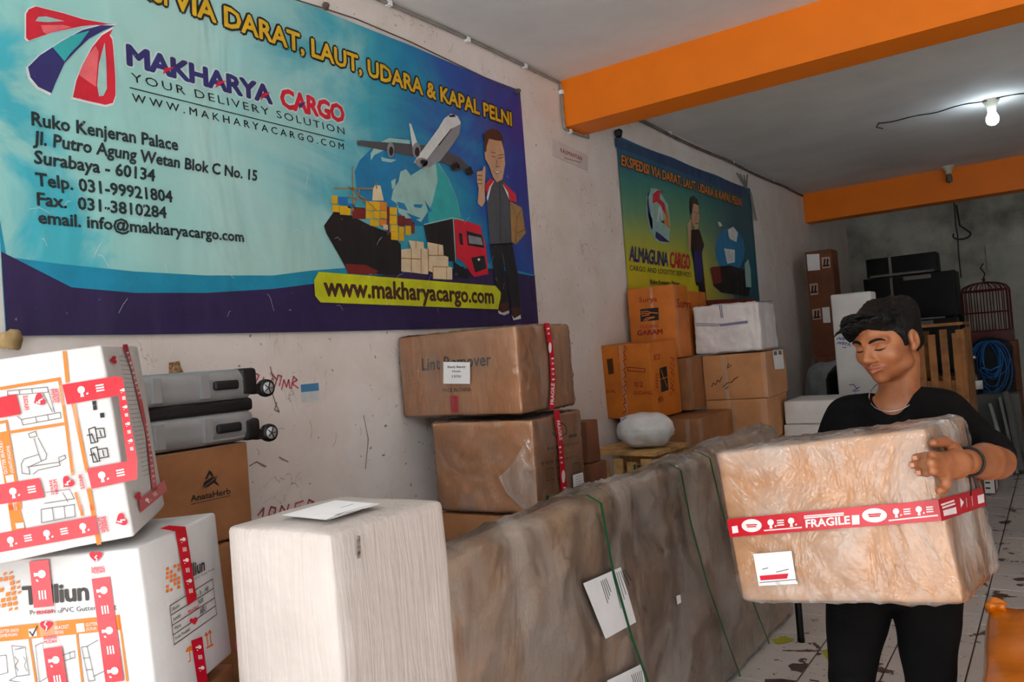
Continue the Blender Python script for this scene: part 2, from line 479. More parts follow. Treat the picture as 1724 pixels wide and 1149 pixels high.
# doorway panel in the back wall and its frame
M_DOOR = mat('pale_door', '#b5bab3', .7, .08, 3)
dp = hy(1667, 418, Y1); dq = hy(1724, 410, Y1)
d0 = struct(MB().box((dp[0], Y1 - .02, 0), (dp[0] + 1.0, Y1, dp[2])).build('door_1', M_DOOR))
MB().box((dp[0] - .05, Y1 - .04, 0), (dp[0], Y1, dp[2] + .05)).box((dp[0], Y1 - .04, dp[2]), (dp[0] + 1.05, Y1, dp[2] + .05)).box((dp[0] + 1.0, Y1 - .04, 0), (dp[0] + 1.05, Y1, dp[2])).build('door_frame', M_WALLB, d0)
MB().lathe([(.02, 0), (.02, .03), (.032, .045), (.03, .07), (.0, .075)], (dp[0] + .93, Y1 - .09, 1.0), 'y', 12).build('door_handle', K_CHROME, d0)
# pavement outside the open front
struct(MB().box((-14, -9.5, -.12), (22, 20, -.105)).build('pavement_outside', mat('pavement', '#d2d0cb', .8, .08, 1.5)))
struct(MB().box((-14, -18, -.16), (22, -9.5, -.13)).build('street_outside', mat('asphalt', '#4a4846', .85, .1, 2)))  # unseen dark street, added so less bounce light reaches the far end
struct(MB().box((-14, -18.3, -.16), (22, -18, 8.0)).build('wall_opposite_added', mat('facade_plaster', '#a39c92', .85, .1, 1)))  # unseen facade, added to block low sky light from the deep room
struct(MB().box((22, -18, -.16), (22.3, 20, 7.0)).build('wall_opposite_side', MATS['facade_plaster']))
struct(MB().box((X1 - .3, Y0, 0), (X1, Y0 + .3, CEIL)).build('trim_3', K_ORANGE))

# floor tiles one by one where the floor can be seen; the rest of the floor as one field
TS = .31; GX = 1.436; GY = 4.05; rT = random.Random(3)
tv, tf = superbox(TS - .007, TS - .007, .012, .002, 1, 1)
tm = bpy.data.meshes.new('tile'); tm.from_pydata([tuple(p) for p in tv], [], tf); tm.materials.append(M_TILE)
rest = MB(); nt_ = 0
for i in range(-6, 26):
    x = GX + (i + .5) * TS
    if x < .1 or x > X1 - .1: continue
    for j in range(-30, 28):
        y = GY + (j + .5) * TS + (0.16 if i >= 2 else 0)
        if y < Y0 + .15 or y > Y1 - .15: continue
        near = 1.1 < x < 2.75 and 2.3 < y < 11.5
        q = RW.T @ (np.array([x, y, 0]) - CAM); px = PC + FOC * q[:2] / q[2] if q[2] > .1 else (-1, -1)
        if near and px[0] < 1760 and px[1] < 1210 and nt_ < 295:
            o = bpy.data.objects.new('tile', tm); COL.objects.link(o); o.parent = FLOOR
            o.location = (x, y, -.012 + rT.uniform(-.0012, .0012)); o.rotation_euler = (rT.uniform(-.004, .004), rT.uniform(-.004, .004), 0); nt_ += 1
        else:
            rest.add(tv + np.array([x, y, -.012]), tf)
o = rest.build('tile_field', M_TILE, FLOOR); o['kind'] = 'stuff'

# yellow paint spots and a bare patch on the tiles
fp = Plane((0, 0, .0012), (0, 0, 1)); zf = zoom(1220, 1000, .1297)
M_YEL = mat('yellow_paint', '#b5b02c', .6, .1)
art('paint_spot', M_YEL, [zf((610, 590), (700, 575), (790, 545), (830, 575), (900, 585), (880, 620), (780, 645), (690, 655), (640, 640)), zf((1260, 740), (1350, 715), (1360, 840), (1320, 850))], fp, 0, FLOOR)
art('bare_patch', mat('bare_cement', '#5b4440', .8, .15), [zf((820, 935), (880, 905), (1000, 910), (1090, 905), (1060, 960), (1000, 1030), (940, 1010), (870, 1000)), zf((1185, 800), (1215, 765), (1270, 780), (1230, 800)), zf((1100, 1110), (1225, 1130), (1230, 1149), (1110, 1135)), zf((520, 1110), (740, 1105), (930, 1130), (950, 1200), (520, 1200))], fp, 0, FLOOR)
# ------------------------------------------------------------------ the two vinyl banners
def wrinkle(nt, b, s=.35):
    v = coords(nt, 'World', (1, 1.0, .3), (0.5, 0, 0))
    n1 = bump(nt, None, noisetex(nt, v, 3.2, 3, .5, .5), s, .06)
    bump(nt, b, noisetex(nt, coords(nt, 'World'), 18, 4, .6), .12, .01, n1)
def vinyl(name, col, dirt=.25):
    """printed vinyl with scuffs and the banner's shared creases"""
    if name in MATS: return MATS[name]
    m, nt, b = newmat(name)
    v = coords(nt, 'World')
    c = ramp(nt, noisetex(nt, v, 9, 6, .7), [(.3, tuple(x * (1 - dirt) for x in lin(col)[:3]) + (1,)), (.62, lin(col))])
    sp = ramp(nt, noisetex(nt, v, 46, 3, .6), [(.72, (0, 0, 0, 1)), (.75, (.5, .5, .5, 1))])
    c = mixc(nt, sp, c, lin('#cfc8c0'))
    nt.links.new(c, b.inputs['Base Color']); b.inputs['Roughness'].default_value = .42
    wrinkle(nt, b); MATS[name] = m; return m
def banner1_mat():
    m, nt, b = newmat('banner_blue_sky_print')
    v = coords(nt, 'World'); s = nd(nt, 'ShaderNodeSeparateXYZ'); nt.links.new(v, s.inputs[0])
    n = noisetex(nt, coords(nt, 'World', (1, .8, 1.2)), 2.1, 5, .6, .6)
    ad = nd(nt, 'ShaderNodeMath', operation='MULTIPLY_ADD'); ad.inputs[1].default_value = .55; nt.links.new(n, ad.inputs[0])
    mr = nd(nt, 'ShaderNodeMapRange'); mr.inputs[1].default_value = 1.0; mr.inputs[2].default_value = 3.9
    dz = nd(nt, 'ShaderNodeMath', operation='MULTIPLY_ADD'); dz.inputs[1].default_value = .28; nt.links.new(s.outputs['Z'], dz.inputs[0]); nt.links.new(s.outputs['Y'], dz.inputs[2])
    sb = nd(nt, 'ShaderNodeMath', operation='SUBTRACT'); nt.links.new(dz.outputs[0], sb.inputs[0]); sb.inputs[1].default_value = .66
    nt.links.new(sb.outputs[0], mr.inputs[0])
    k = nd(nt, 'ShaderNodeMath', operation='SUBTRACT'); nt.links.new(mr.outputs[0], k.inputs[0]); k.inputs[1].default_value = .275
    nt.links.new(k.outputs[0], ad.inputs[2])
    c = ramp(nt, ad.outputs[0], [(0, '#3fb2c4'), (.06, '#8fccc9'), (.28, '#a5cfca'), (.44, '#8ec6c8'), (.56, '#3aa3b8'), (.7, '#0f86b0'), (.82, '#1a55a4'), (1, '#26308a')])
    nt.links.new(c, b.inputs['Base Color']); b.inputs['Roughness'].default_value = .42
    wrinkle(nt, b, .5); return m
def banner2_mat():
    m, nt, b = newmat('banner_green_print')
    v = coords(nt, 'World'); s = nd(nt, 'ShaderNodeSeparateXYZ'); nt.links.new(v, s.inputs[0])
    n = noisetex(nt, v, 1.6, 3)
    f = nd(nt, 'ShaderNodeMath', operation='MULTIPLY_ADD'); f.inputs[1].default_value = .25; nt.links.new(n, f.inputs[0])
    mr = nd(nt, 'ShaderNodeMapRange'); mr.inputs[1].default_value = 1.9; mr.inputs[2].default_value = 3.05; nt.links.new(s.outputs['Z'], mr.inputs[0])
    nt.links.new(mr.outputs[0], f.inputs[2])
    c = ramp(nt, f.outputs[0], [(.22, '#d9c920'), (.42, '#b3b842'), (.66, '#679a70'), (.88, '#2f8178'), (1.0, '#0f5d86')])
    m2 = nd(nt, 'ShaderNodeMapRange'); m2.inputs[1].default_value = 6.3; m2.inputs[2].default_value = 7.4; nt.links.new(s.outputs['Y'], m2.inputs[0])
    c = mixc(nt, m2.outputs[0], c, lin('#17586a'))
    nt.links.new(c, b.inputs['Base Color']); b.inputs['Roughness'].default_value = .45
    wrinkle(nt, b, .4); return m
def sheet(name, y0, y1, z0, z1, m, parent, sag=.012, x=.012, n=(28, 10)):
    V = []; F = []
    for j in range(n[1] + 1):
        for i in range(n[0] + 1):
            a, b = i / n[0], j / n[1]
            zz = z0 + (z1 - z0) * b - (sag * math.sin(math.pi * a) * (1 - b)) - sag * .5 * abs(math.sin(3 * math.pi * a)) * b
            V.append((x, y0 + (y1 - y0) * a, zz))
    k = len(V); V += [(x - .003, q[1], q[2]) for q in V]
    W = n[0] + 1
    for j in range(n[1]):
        for i in range(n[0]):
            q = (j * W + i, j * W + i + 1, (j + 1) * W + i + 1, (j + 1) * W + i)
            F.append(q); F.append(tuple(t + k for t in q[::-1]))
    return obj(name, V, F, m, parent)
V_BLK = vinyl('print_black', '#15181c'); V_NAVY = vinyl('print_navy', '#2b2a6e'); V_RED = vinyl('print_red', '#d31a35')
V_YEL = vinyl('print_yellow', '#e0b31c'); V_LIME = vinyl('print_lime', '#cbd11f'); V_CYAN = vinyl('print_cyan', '#0e8fb4')
V_PUR = vinyl('print_purple', '#2d2152'); V_WHITE = vinyl('print_white', '#dfe6e6'); V_GREY = vinyl('print_grey', '#8a9094')
V_DGREY = vinyl('print_dark_grey', '#4b4f56'); V_TEAL = vinyl('print_teal', '#2fb0b4'); V_SEA = vinyl('print_sea_blue', '#0b7fb5')
V_LAND = vinyl('print_land', '#9cc9c4'); V_CREAM = vinyl('print_cream', '#e2cda9'); V_SKIN = vinyl('print_skin', '#d2a683')
V_TAN = vinyl('print_tan', '#a98049'); V_BROWN = vinyl('print_brown', '#4a2a1e'); V_BLUE = vinyl('print_blue', '#1d6fb8')
V_LRED = vinyl('print_light_red', '#ef6a72'); V_ORA = vinyl('print_orange', '#e0862a'); V_DTEXT = vinyl('print_dark_text', '#1f2f33')
V_MAROON = vinyl('print_maroon', '#7a2620')

b1y0, b1y1, b1z0, b1z1 = 1.02, 3.838, 1.69, 3.068
BN = root('banner', (0, 2.4, b1z0), 'large blue vinyl banner with a cargo ship, an aeroplane and a red truck', 'banner')
BN['label'] = 'large blue vinyl banner with red and navy ribbon logo, ship, plane and truck'
sheet('vinyl_sheet', b1y0, b1y1, b1z0, b1z1, banner1_mat(), BN)
P1 = Plane((.0125, 0, 0), (1, 0, 0))
zA = zoom(0, 0, .26682); zB = zoom(440, 0, .26682); zC = zoom(0, 280, .26682); zD = zoom(440, 280, .27842); zE = zoom(520, 180, .31327)
def bt(name, s, m, A, B, C, layer=3, off=.012, space=1.0, parent=BN, plane=P1): return text(name, s, m, A, B, C, plane, layer, parent, off, space)
# bands along the bottom
lowL = P1.at((20, 563)); zb = b1z0
def toz(z, y):     # pixel of a wall point
    q = RW.T @ (np.array([.0125, y, z]) - CAM); return tuple(PC + FOC * q[:2] / q[2])
cy_top = zC((0, 560), (40, 573), (400, 620), (850, 665), (1300, 690), (1724, 690)) + zD((300, 632), (700, 600), (1100, 575), (1400, 590), (1540, 630), (1640, 655))
cy_bot = zC((0, 722), (450, 765), (850, 800), (1300, 800), (1724, 775)) + zD((310, 712), (700, 660), (1100, 620), (1400, 620), (1540, 645), (1642, 665))
art('cyan_band', V_CYAN, [[toz(2.06, b1y0)] + cy_top[1:] + [toz(1.985, b1y1)] + cy_bot[::-1][:-1] + [toz(1.935, b1y0)]], P1, 1, BN)
bot = [toz(zb - .011 * math.sin(math.pi * (y - b1y0) / (b1y1 - b1y0)), y) for y in np.linspace(b1y1, b1y0, 15)]
art('purple_band', V_PUR, [[toz(1.935, b1y0)] + cy_bot[1:] + [toz(1.98, b1y1)] + bot], P1, 2, BN)
# headline, black outline under yellow letters
hA, hB, hC = zA((1085, 45))[0], zB((1578, 792))[0], zA((1085, -82))[0]
hA = (292, 13.5); hC = (291, -21)
for nm, m, ly, off in (('headline_outline', V_BLK, 3, .115), ('headline', V_YEL, 4, .03)):
    bt(nm, 'VIA DARAT, LAUT, UDARA & KAPAL PELNI', m, hA, (861, 212), hC, ly, off)
    bt(nm, 'EKSPEDISI', m, (110, -51), (280, 9), (110, -88), ly, off)
# ribbon logo
def glow(polys, k=1.06):
    out = []
    for p in polys:
        c = np.mean(p, axis=0); out.append([tuple(c + (np.array(q) - c) * k) for q in p])
    return out
r1 = zA((163, 90), (180, 60), (225, 42), (400, 85), (520, 122), (690, 152), (520, 165), (330, 205), (180, 257), (163, 240))
r2 = zA((722, 163), (640, 160), (520, 190), (390, 260), (250, 350), (175, 425), (190, 490), (240, 550), (322, 590), (350, 520), (405, 400), (480, 320), (560, 245), (650, 195))
r3 = zA((710, 183), (640, 225), (580, 300), (520, 410), (480, 510), (458, 615), (560, 640), (665, 663), (710, 650), (727, 600), (725, 480), (712, 300), (706, 250), (690, 225))
art('logo_halo', V_WHITE, glow([r1, r2, r3]), P1, 2, BN)
art('logo_ribbon', V_RED, [r1, r3], P1, 3, BN); art('logo_ribbon', V_NAVY, [r2], P1, 3, BN)
art('logo_facet', V_LAND, [zA((220, 135), (240, 108), (290, 105), (405, 135), (300, 142)), zA((658, 268), (668, 400), (672, 560), (650, 605), (622, 610), (610, 540), (622, 400))], P1, 4, BN)
art('logo_facet', V_TEAL, [zA((330, 300), (450, 225), (560, 195), (500, 280), (440, 340), (405, 390))], P1, 4, BN)
art('logo_facet', V_LRED, [zA((255, 160), (400, 160), (450, 172), (290, 215), (270, 205)), zA((495, 475), (540, 370), (600, 290), (620, 330), (602, 550))], P1, 4, BN)
V_GLOW = vinyl('print_pale', '#c3dedb')
bt('name_halo', 'MAKHARYA', V_GLOW, (215, 109), (457, 175), (213.5, 76), 2, .11, .92)
bt('name_halo', 'CARGO', V_GLOW, (473, 179.5), (579, 207), (471.5, 149), 2, .11, .9)
bt('company_name', 'MAKHARYA', V_NAVY, (215, 109), (457, 175), (213.5, 76), 4, .045, .92)
bt('company_name', 'CARGO', V_RED, (473, 179.5), (579, 207), (471.5, 149), 4, .045, .9)
art('name_accent', V_RED, [zA((1035, 430), (1100, 425), (1025, 470)), zA((1370, 515), (1425, 512), (1355, 557)), zA((1650, 590), (1705, 585), (1640, 632))], P1, 5, BN)
art('name_accent', V_NAVY, [zB((235, 655), (280, 645), (235, 690))], P1, 5, BN)
bt('slogan', 'YOUR DELIVERY SOLUTION', V_BLK, (221.5, 137.5), (580, 227), (219, 122.5), 4, .002, 1.25)
strokes('rule', V_BLK, [[(218, 148), (579, 237.5)]], P1, 4, BN, .004)
bt('web_address', ' '.join('WWW.MAKHARYACARGO.COM'), V_BLK, (222, 171), (578.5, 252.5), (221, 157.5), 4, .01)
for s, A, B, C in (('Ruko Kenjeran Palace', (53.4, 210.8), (298.8, 253.5), (52.8, 188.6)),
                   ('Jl. Putro Agung Wetan Blok C No. 15', (55.8, 242), (432, 304.8), (57, 220.6)),
                   ('Surabaya - 60134', (57.6, 275), (260, 305.3), (58, 253.6)),
                   ('Telp. 031-99921804', (60.8, 312.4), (290, 340.8), (59, 291)),
                   ('Fax.  031-3810284', (62.8, 345.5), (279.6, 367.5), (62, 324.6)),
                   ('email. info@makharyacargo.com', (64.8, 376), (410, 407.5), (64, 355.5))):
    bt('address_line', s, V_DTEXT, A, B, C, 3, .03)
# globe, plane, ship, crates, truck
gl = zE((245, 350), (270, 290), (330, 230), (400, 180), (500, 165), (620, 220), (700, 310), (760, 420), (800, 530), (815, 610), (640, 640), (500, 640), (380, 600), (260, 480))
art('globe_sea', V_SEA, [gl], P1, 2, BN)
art('globe_rim_sea', V_TEAL, [zE((600, 240), (700, 310), (760, 420), (800, 530), (815, 610), (640, 640), (640, 420))], P1, 3, BN)
art('globe_land', V_LAND, [zE((440, 500), (450, 450), (480, 400), (490, 350), (520, 335), (545, 370), (600, 335), (680, 305), (690, 400), (660, 520), (640, 560), (600, 620), (560, 600), (520, 600), (480, 570), (470, 520)),
    zE((330, 250), (360, 200), (430, 168), (540, 180), (540, 200), (440, 190), (400, 235), (350, 260), (330, 290)), zE((385, 270), (420, 280), (470, 285), (440, 300), (390, 292)), zE((440, 400), (465, 385), (462, 430), (445, 445))], P1, 4, BN)
art('globe_inland_sea', V_SEA, [zE((560, 525), (610, 525), (600, 545), (565, 540)), zE((620, 505), (660, 560), (640, 570)), zE((470, 510), (510, 520), (530, 560), (480, 545)), zE((520, 570), (600, 600), (560, 612))], P1, 5, BN)
strokes('globe_rim', V_LAND, [zE((695, 305), (745, 385), (790, 490), (812, 590))], P1, 5, BN, .004)
art('plane_wing', V_DGREY, [zE((258, 183), (275, 182), (680, 212), (700, 245), (600, 278), (300, 215), (258, 206)), zE((735, 240), (800, 268), (880, 345), (872, 375), (800, 330), (700, 300)), ell(*zE((785, 325))[0], 7, 8, 10)], P1, 6, BN)
art('plane_body', V_WHITE, [zE((560, 300), (580, 270), (690, 120), (725, 62), (760, 38), (795, 50), (812, 85), (800, 150), (765, 205), (700, 290), (640, 328), (590, 325)), zE((535, 92), (545, 92), (580, 200), (565, 250), (552, 215))], P1, 7, BN)
art('plane_underside', V_GREY, [zE((814, 92), (803, 150), (765, 210), (700, 292), (640, 328), (600, 322), (690, 205), (760, 120)), ell(*zE((435, 232))[0], 6, 13), ell(*zE((574, 235))[0], 7, 13), ell(*zE((600, 300))[0], 11, 8)], P1, 8, BN)
art('plane_dark', V_BLK, [zE((745, 48), (775, 42), (785, 55), (755, 58)), ell(*zE((437, 240))[0], 3.5, 8), ell(*zE((577, 243))[0], 4, 8), ell(*zE((608, 298))[0], 5, 4), zE((690, 205), (760, 118), (763, 122), (694, 212)), zE((755, 318), (790, 300), (800, 330), (765, 345)), zE((830, 340), (865, 320), (882, 360), (845, 370))], P1, 9, BN)
art('ship_hull', V_BLK, [zE((78, 640), (130, 565), (195, 570), (330, 640), (440, 680), (490, 740), (500, 905), (210, 895), (170, 820), (90, 680))], P1, 6, BN)
art('ship_keel', V_MAROON, [zE((190, 845), (300, 850), (370, 885), (350, 905), (205, 897))], P1, 7, BN)
cont = lambda *r: [zE((x0, y0), (x1, y0 + (x1 - x0) * .06), (x1, y1 + (x1 - x0) * .08), (x0, y1)) for x0, y0, x1, y1 in r]
art('ship_containers', V_YEL, cont((118, 478, 150, 520), (120, 528, 160, 565), (162, 533, 220, 580), (302, 508, 340, 555), (342, 510, 378, 556), (302, 560, 340, 600), (380, 560, 415, 600), (342, 560, 378, 600), (325, 606, 372, 640), (430, 540, 470, 580), (430, 585, 470, 630), (435, 635, 475, 670), (438, 672, 476, 715), (480, 645, 508, 720), (515, 640, 545, 690)), P1, 7, BN)
art('ship_containers', V_ORA, cont((380, 512, 415, 556), (376, 604, 412, 640)), P1, 7, BN)
art('ship_containers', V_BLUE, cont((152, 484, 205, 525), (205, 520, 245, 545)), P1, 7, BN)
art('ship_containers', V_MAROON, cont((474, 585, 512, 640), (515, 600, 545, 638), (548, 620, 565, 680), (230, 540, 300, 600), (416, 540, 429, 690)), P1, 7, BN)
art('ship_bridge', V_CREAM, [zE((340, 440), (352, 420), (380, 425), (398, 505), (336, 505)), zE((395, 632), (420, 636), (420, 662), (395, 658))], P1, 8, BN)
strokes('ship_rigging', V_TAN, [zE((230, 320), (235, 560)), zE((205, 430), (300, 500), (360, 560)), zE((200, 480), (300, 510)), zE((225, 560), (270, 440)), zE((130, 440), (340, 440)), zE((355, 405), (360, 440))], P1, 8, BN, .006)
art('crates', V_CREAM, [zE((492, 768), (545, 762), (530, 718), (612, 728), (614, 762), (636, 766), (636, 902), (492, 885)), zE((632, 728), (716, 745), (720, 800), (745, 808), (745, 860), (766, 865), (766, 930), (662, 926), (662, 892), (637, 882))], P1, 8, BN)
strokes('crate_edges', V_TAN, [zE((545, 762), (545, 890)), zE((598, 765), (598, 900)), zE((492, 815), (598, 820)), zE((570, 722), (570, 762)), zE((690, 740), (690, 800)), zE((637, 800), (720, 800)), zE((662, 860), (745, 862)), zE((662, 860), (662, 926)), zE((735, 862), (735, 930)), zE((637, 766), (637, 890))], P1, 9, BN, .005)
art('truck_trailer', V_BLK, [zE((612, 632), (770, 597), (790, 835), (745, 830), (745, 808), (720, 800), (716, 745), (632, 728)), zE((770, 830), (870, 900), (850, 925), (780, 915))], P1, 7, BN)
strokes('truck_trim', V_LAND, [zE((770, 598), (784, 830)), zE((614, 634), (770, 598), (830, 612))], P1, 9, BN, .006)
art('truck_cab', V_RED, [zE((774, 612), (795, 600), (918, 640), (928, 690), (946, 745), (960, 900), (885, 915), (862, 890), (830, 840), (788, 810))], P1, 8, BN)
art('truck_dark', V_BLK, [zE((842, 668), (925, 690), (938, 760), (850, 745)), zE((868, 812), (938, 800), (950, 870), (890, 892)), ell(*zE((820, 890))[0], 4, 10), zE((800, 680), (818, 682), (825, 745), (808, 740))], P1, 9, BN)
art('truck_glass', V_GREY, [zE((850, 690), (920, 705), (930, 745), (856, 735))], P1, 10, BN)
art('truck_badge', V_WHITE, [ell(*zE((908, 822))[0], 2.2, 2.2, 8)], P1, 10, BN)
# yellow web strip
art('web_strip', V_LIME, [zD((312, 690), (340, 640), (1410, 725), (1443, 765), (1440, 800), (1425, 867), (350, 825), (318, 785))], P1, 10, BN)
w0, w1, w2 = zD((375, 783), (1398, 830), (371, 672))
bt('web_strip_text', 'www.makharyacargo.com', V_BROWN, w0, w1, w2, 11, .035)
# drawn man with thumb up holding a parcel
art('drawn_trousers', V_BLK, [zE((968, 740), (1087, 732), (1120, 900), (1132, 1085), (1082, 1085), (1062, 920), (1038, 800), (1048, 900), (1072, 1055), (1018, 1065), (992, 900))], P1, 8, BN)
art('drawn_jacket', V_DGREY, [zE((980, 395), (1055, 400), (1075, 500), (1087, 735), (970, 745), (955, 560), (950, 470))], P1, 8, BN)
art('drawn_sleeve', V_RED, [zE((970, 385), (992, 398), (958, 475), (944, 450), (944, 415)), zE((1040, 405), (1108, 470), (1112, 515), (1075, 505))], P1, 9, BN)
art('drawn_piping', V_WHITE, [zE((992, 396), (975, 430), (955, 510), (950, 490), (965, 430)), zE((1035, 415), (1065, 460), (1072, 500), (1062, 480))], P1, 10, BN)
art('drawn_parcel', V_TAN, [zE((1075, 508), (1140, 545), (1160, 680), (1106, 745), (1084, 725))], P1, 10, BN)
strokes('drawn_parcel_lines', V_BROWN, [zE((1075, 508), (1112, 600), (1106, 745)), zE((1112, 600), (1140, 545)), zE((1112, 680), (1158, 660))], P1, 11, BN, .003)
art('drawn_face', V_SKIN, [zE((950, 205), (965, 170), (1030, 180), (1045, 240), (1050, 310), (1036, 390), (1006, 407), (985, 380), (965, 320), (942, 280), (940, 245)), zE((898, 350), (928, 345), (935, 318), (945, 325), (944, 360), (940, 440), (942, 510), (925, 540), (902, 520), (908, 440), (898, 400))], P1, 9, BN)
art('drawn_hair', V_BROWN, [zE((935, 150), (955, 128), (985, 118), (1015, 130), (1036, 165), (1043, 235), (1030, 185), (1000, 182), (962, 172), (950, 215), (948, 245), (938, 240))], P1, 10, BN)
strokes('drawn_lines', V_BLK, [zE((975, 265), (995, 272)), zE((1010, 280), (1038, 272)), zE((975, 245), (995, 250)), zE((1012, 262), (1040, 258)), zE((1005, 290), (1000, 325), (1018, 322)), zE((985, 345), (1005, 362), (1030, 348)), zE((900, 370), (925, 372)), zE((900, 392), (925, 394)), zE((902, 415), (925, 415)), zE((1020, 400), (1025, 735))], P1, 11, BN, .0035)
art('drawn_smile', V_WHITE, [zE((990, 348), (1025, 350), (1006, 360))], P1, 12, BN)
art('drawn_shoe', V_WHITE, [zE((1012, 1095), (1070, 1085), (1072, 1110), (1045, 1122), (1015, 1112)), zE((1083, 1120), (1132, 1110), (1135, 1140), (1095, 1148))], P1, 9, BN)
art('drawn_shoe', V_BROWN, [zE((1016, 1060), (1070, 1052), (1070, 1095), (1035, 1108), (1014, 1096)), zE((1083, 1080), (1132, 1078), (1133, 1118), (1100, 1138), (1084, 1122))], P1, 10, BN)
# scratches on the print
rs_ = random.Random(11); sc = []
for i in range(45):
    y = rs_.uniform(1.1, 3.75); z = rs_.uniform(1.72, 2.1) if rs_.random() < .75 else rs_.uniform(1.8, 3.0); a = rs_.uniform(-1.2, 1.2); L = rs_.uniform(.01, .06)
    sc.append([toz(z, y), toz(z + L * .6 * math.sin(a) + .01, y + L * math.cos(a) * .5), toz(z + L * math.sin(a) * 1.6, y + L * math.cos(a))])
strokes('scratches', V_WHITE, sc, P1, 13, BN, .0012)
# ties and eyelets
def knot(name, p, parent, m, r=.016):
    V, F = superbox(r * 2, r * 2, r * 2, r * .9, 2, 2, r * .5, 40, 3); return obj(name, V + np.array([p[0] - 0 + r, p[1], p[2] - r]), F, m, parent, True)
K_ROPE = mat('dirty_cord', '#5c5148', .9, .2)
for px in ((545, 12), (869, 155)):
    knot('corner_tie', P1.at(px), BN, K_ROPE)
knot('corner_tie', P1.at((8, 575)), BN, mat('jute', '#a98f63', .9, .2), .03)
tb = MB(); a = P1.at((480, -6)); b = P1.at((545, 14)); c = P1.at((690, 70)); e = P1.at((869, 156))
tb.tube([a, b, P1.at((600, 32)), c, e], .003, 6); tb.build('hanging_cord', K_ROPE, BN)

# second banner, deeper in the shop
zG = zoom(1020, 220, .26114)
b2 = [hx(*p) for p in ((1035, 229), (1262, 318), (1275, 505), (1057, 492))]
b2y0, b2y1, b2z1, b2z0 = 5.05, 8.0, 3.034, 1.86
B2 = root('banner', (0, 6.5, b2z0), 'green and blue vinyl banner above orange cartons beyond the first beam', 'banner')
sheet('vinyl_sheet', b2y0, b2y1, b2z0, b2z1, banner2_mat(), B2, .02)
P2 = Plane((.0125, 0, 0), (1, 0, 0))
LAYER = .0015
def b2t(name, s, m, A, B, C, layer=2, off=.012, space=1.0): return text(name, s, m, zG(A)[0], zG(B)[0], zG(C)[0], P2, layer, B2, off, space)
art('top_band', vinyl('print_deep_blue', '#123f6e'), [zG((55, 48), (480, 200), (905, 380), (905, 440), (480, 262), (60, 105))], P2, 1, B2)
for nm, m, ly, off in (('headline_outline', V_BLK, 2, .11), ('headline', V_ORA, 3, .03)):
    b2t(nm, 'EKSPEDISI VIA DARAT, LAUT, UDARA & KAPAL PELNI', m, (98, 222), (872, 487), (98, 158), ly, off)
art('logo_halo', V_LAND, [zG((290, 370), (340, 380), (400, 480), (415, 600), (405, 730), (330, 715), (280, 640), (258, 520), (262, 430))], P2, 1, B2)
art('logo_blue', V_NAVY, [zG((288, 378), (272, 430), (276, 480), (290, 560), (300, 620), (290, 640), (272, 560), (262, 470), (268, 410)), zG((272, 520), (298, 570), (300, 640), (285, 610)), zG((320, 650), (350, 670), (412, 722), (345, 714), (318, 690))], P2, 2, B2)
art('logo_red', V_RED, [zG((300, 470), (302, 410), (330, 386), (378, 395), (345, 405), (345, 440), (375, 470), (395, 530), (380, 540), (350, 480), (325, 460))], P2, 2, B2)
art('logo_orange', V_ORA, [zG((375, 480), (400, 540), (408, 640), (385, 610), (350, 585), (385, 580))], P2, 3, B2)
art('logo_letter', V_WHITE, [zG((325, 590), (340, 490), (352, 490), (372, 600), (360, 600), (345, 520), (335, 590))], P2, 3, B2)
b2t('company_name', 'ALMAGUNA', V_NAVY, (148, 838), (398, 876), (150, 745), 3, .03, .92)
b2t('company_name', 'CARGO', V_RED, (413, 880), (541, 893), (412, 785), 3, .03, .9)
b2t('slogan', 'CARGO AND LOGISTIC SERVICES', V_BLK, (150, 902), (549, 945), (150, 868), 3, .004)
b2t('address_line', 'Ruko Kenjeran Palace', V_BLK, (283, 990), (470, 1000), (283, 962), 3, .02)
art('drawn_man', V_BLK, [zG((545, 640), (600, 640), (632, 740), (615, 790), (650, 1130), (600, 1130), (595, 1000), (580, 1000), (560, 840), (545, 760))], P2, 3, B2)
art('drawn_trousers', V_NAVY, [zG((560, 780), (615, 780), (622, 900), (610, 980), (575, 980))], P2, 4, B2)
art('drawn_face', V_SKIN, [zG((545, 490), (560, 465), (592, 480), (598, 560), (590, 630), (572, 642), (550, 590)), zG((520, 600), (534, 590), (538, 570), (545, 580), (545, 650), (542, 760), (530, 770), (528, 700))], P2, 4, B2)
art('drawn_hair', V_BLK, [zG((536, 470), (540, 430), (560, 420), (588, 448), (594, 485), (560, 470), (548, 545), (540, 530))], P2, 5, B2)
strokes('drawn_lines', V_BLK, [zG((556, 525), (570, 530)), zG((580, 535), (594, 532)), zG((572, 600), (590, 600)), zG((578, 540), (575, 575))], P2, 5, B2, .006)
art('globe', V_SEA, [ell(*zG((800, 770))[0], 25, 38)], P2, 1, B2)
art('globe_land', V_WHITE, [zG((785, 640), (820, 620), (850, 660), (840, 720), (800, 700), (790, 680)), zG((720, 590), (735, 590), (750, 615), (730, 620)), zG((760, 760), (830, 770), (830, 850), (780, 860))], P2, 2, B2)
art('truck', V_BLK, [zG((680, 880), (800, 870), (900, 900), (930, 980), (920, 1070), (870, 1065), (740, 1045), (690, 1000))], P2, 3, B2)
art('truck_cab', V_MAROON, [zG((670, 885), (730, 880), (745, 980), (690, 995))], P2, 4, B2)
art('ship', V_LAND, [zG((890, 860), (915, 830), (930, 900), (935, 1010), (900, 1010))], P2, 4, B2)
art('bottom_band', V_MAROON, [zG((640, 1095), (960, 1080), (965, 1125), (640, 1140))], P2, 2, B2)
LAYER = .0007
knot('corner_tie', P2.at((1035, 226)), B2, K_CABLE_B, .03)
rg = MB()
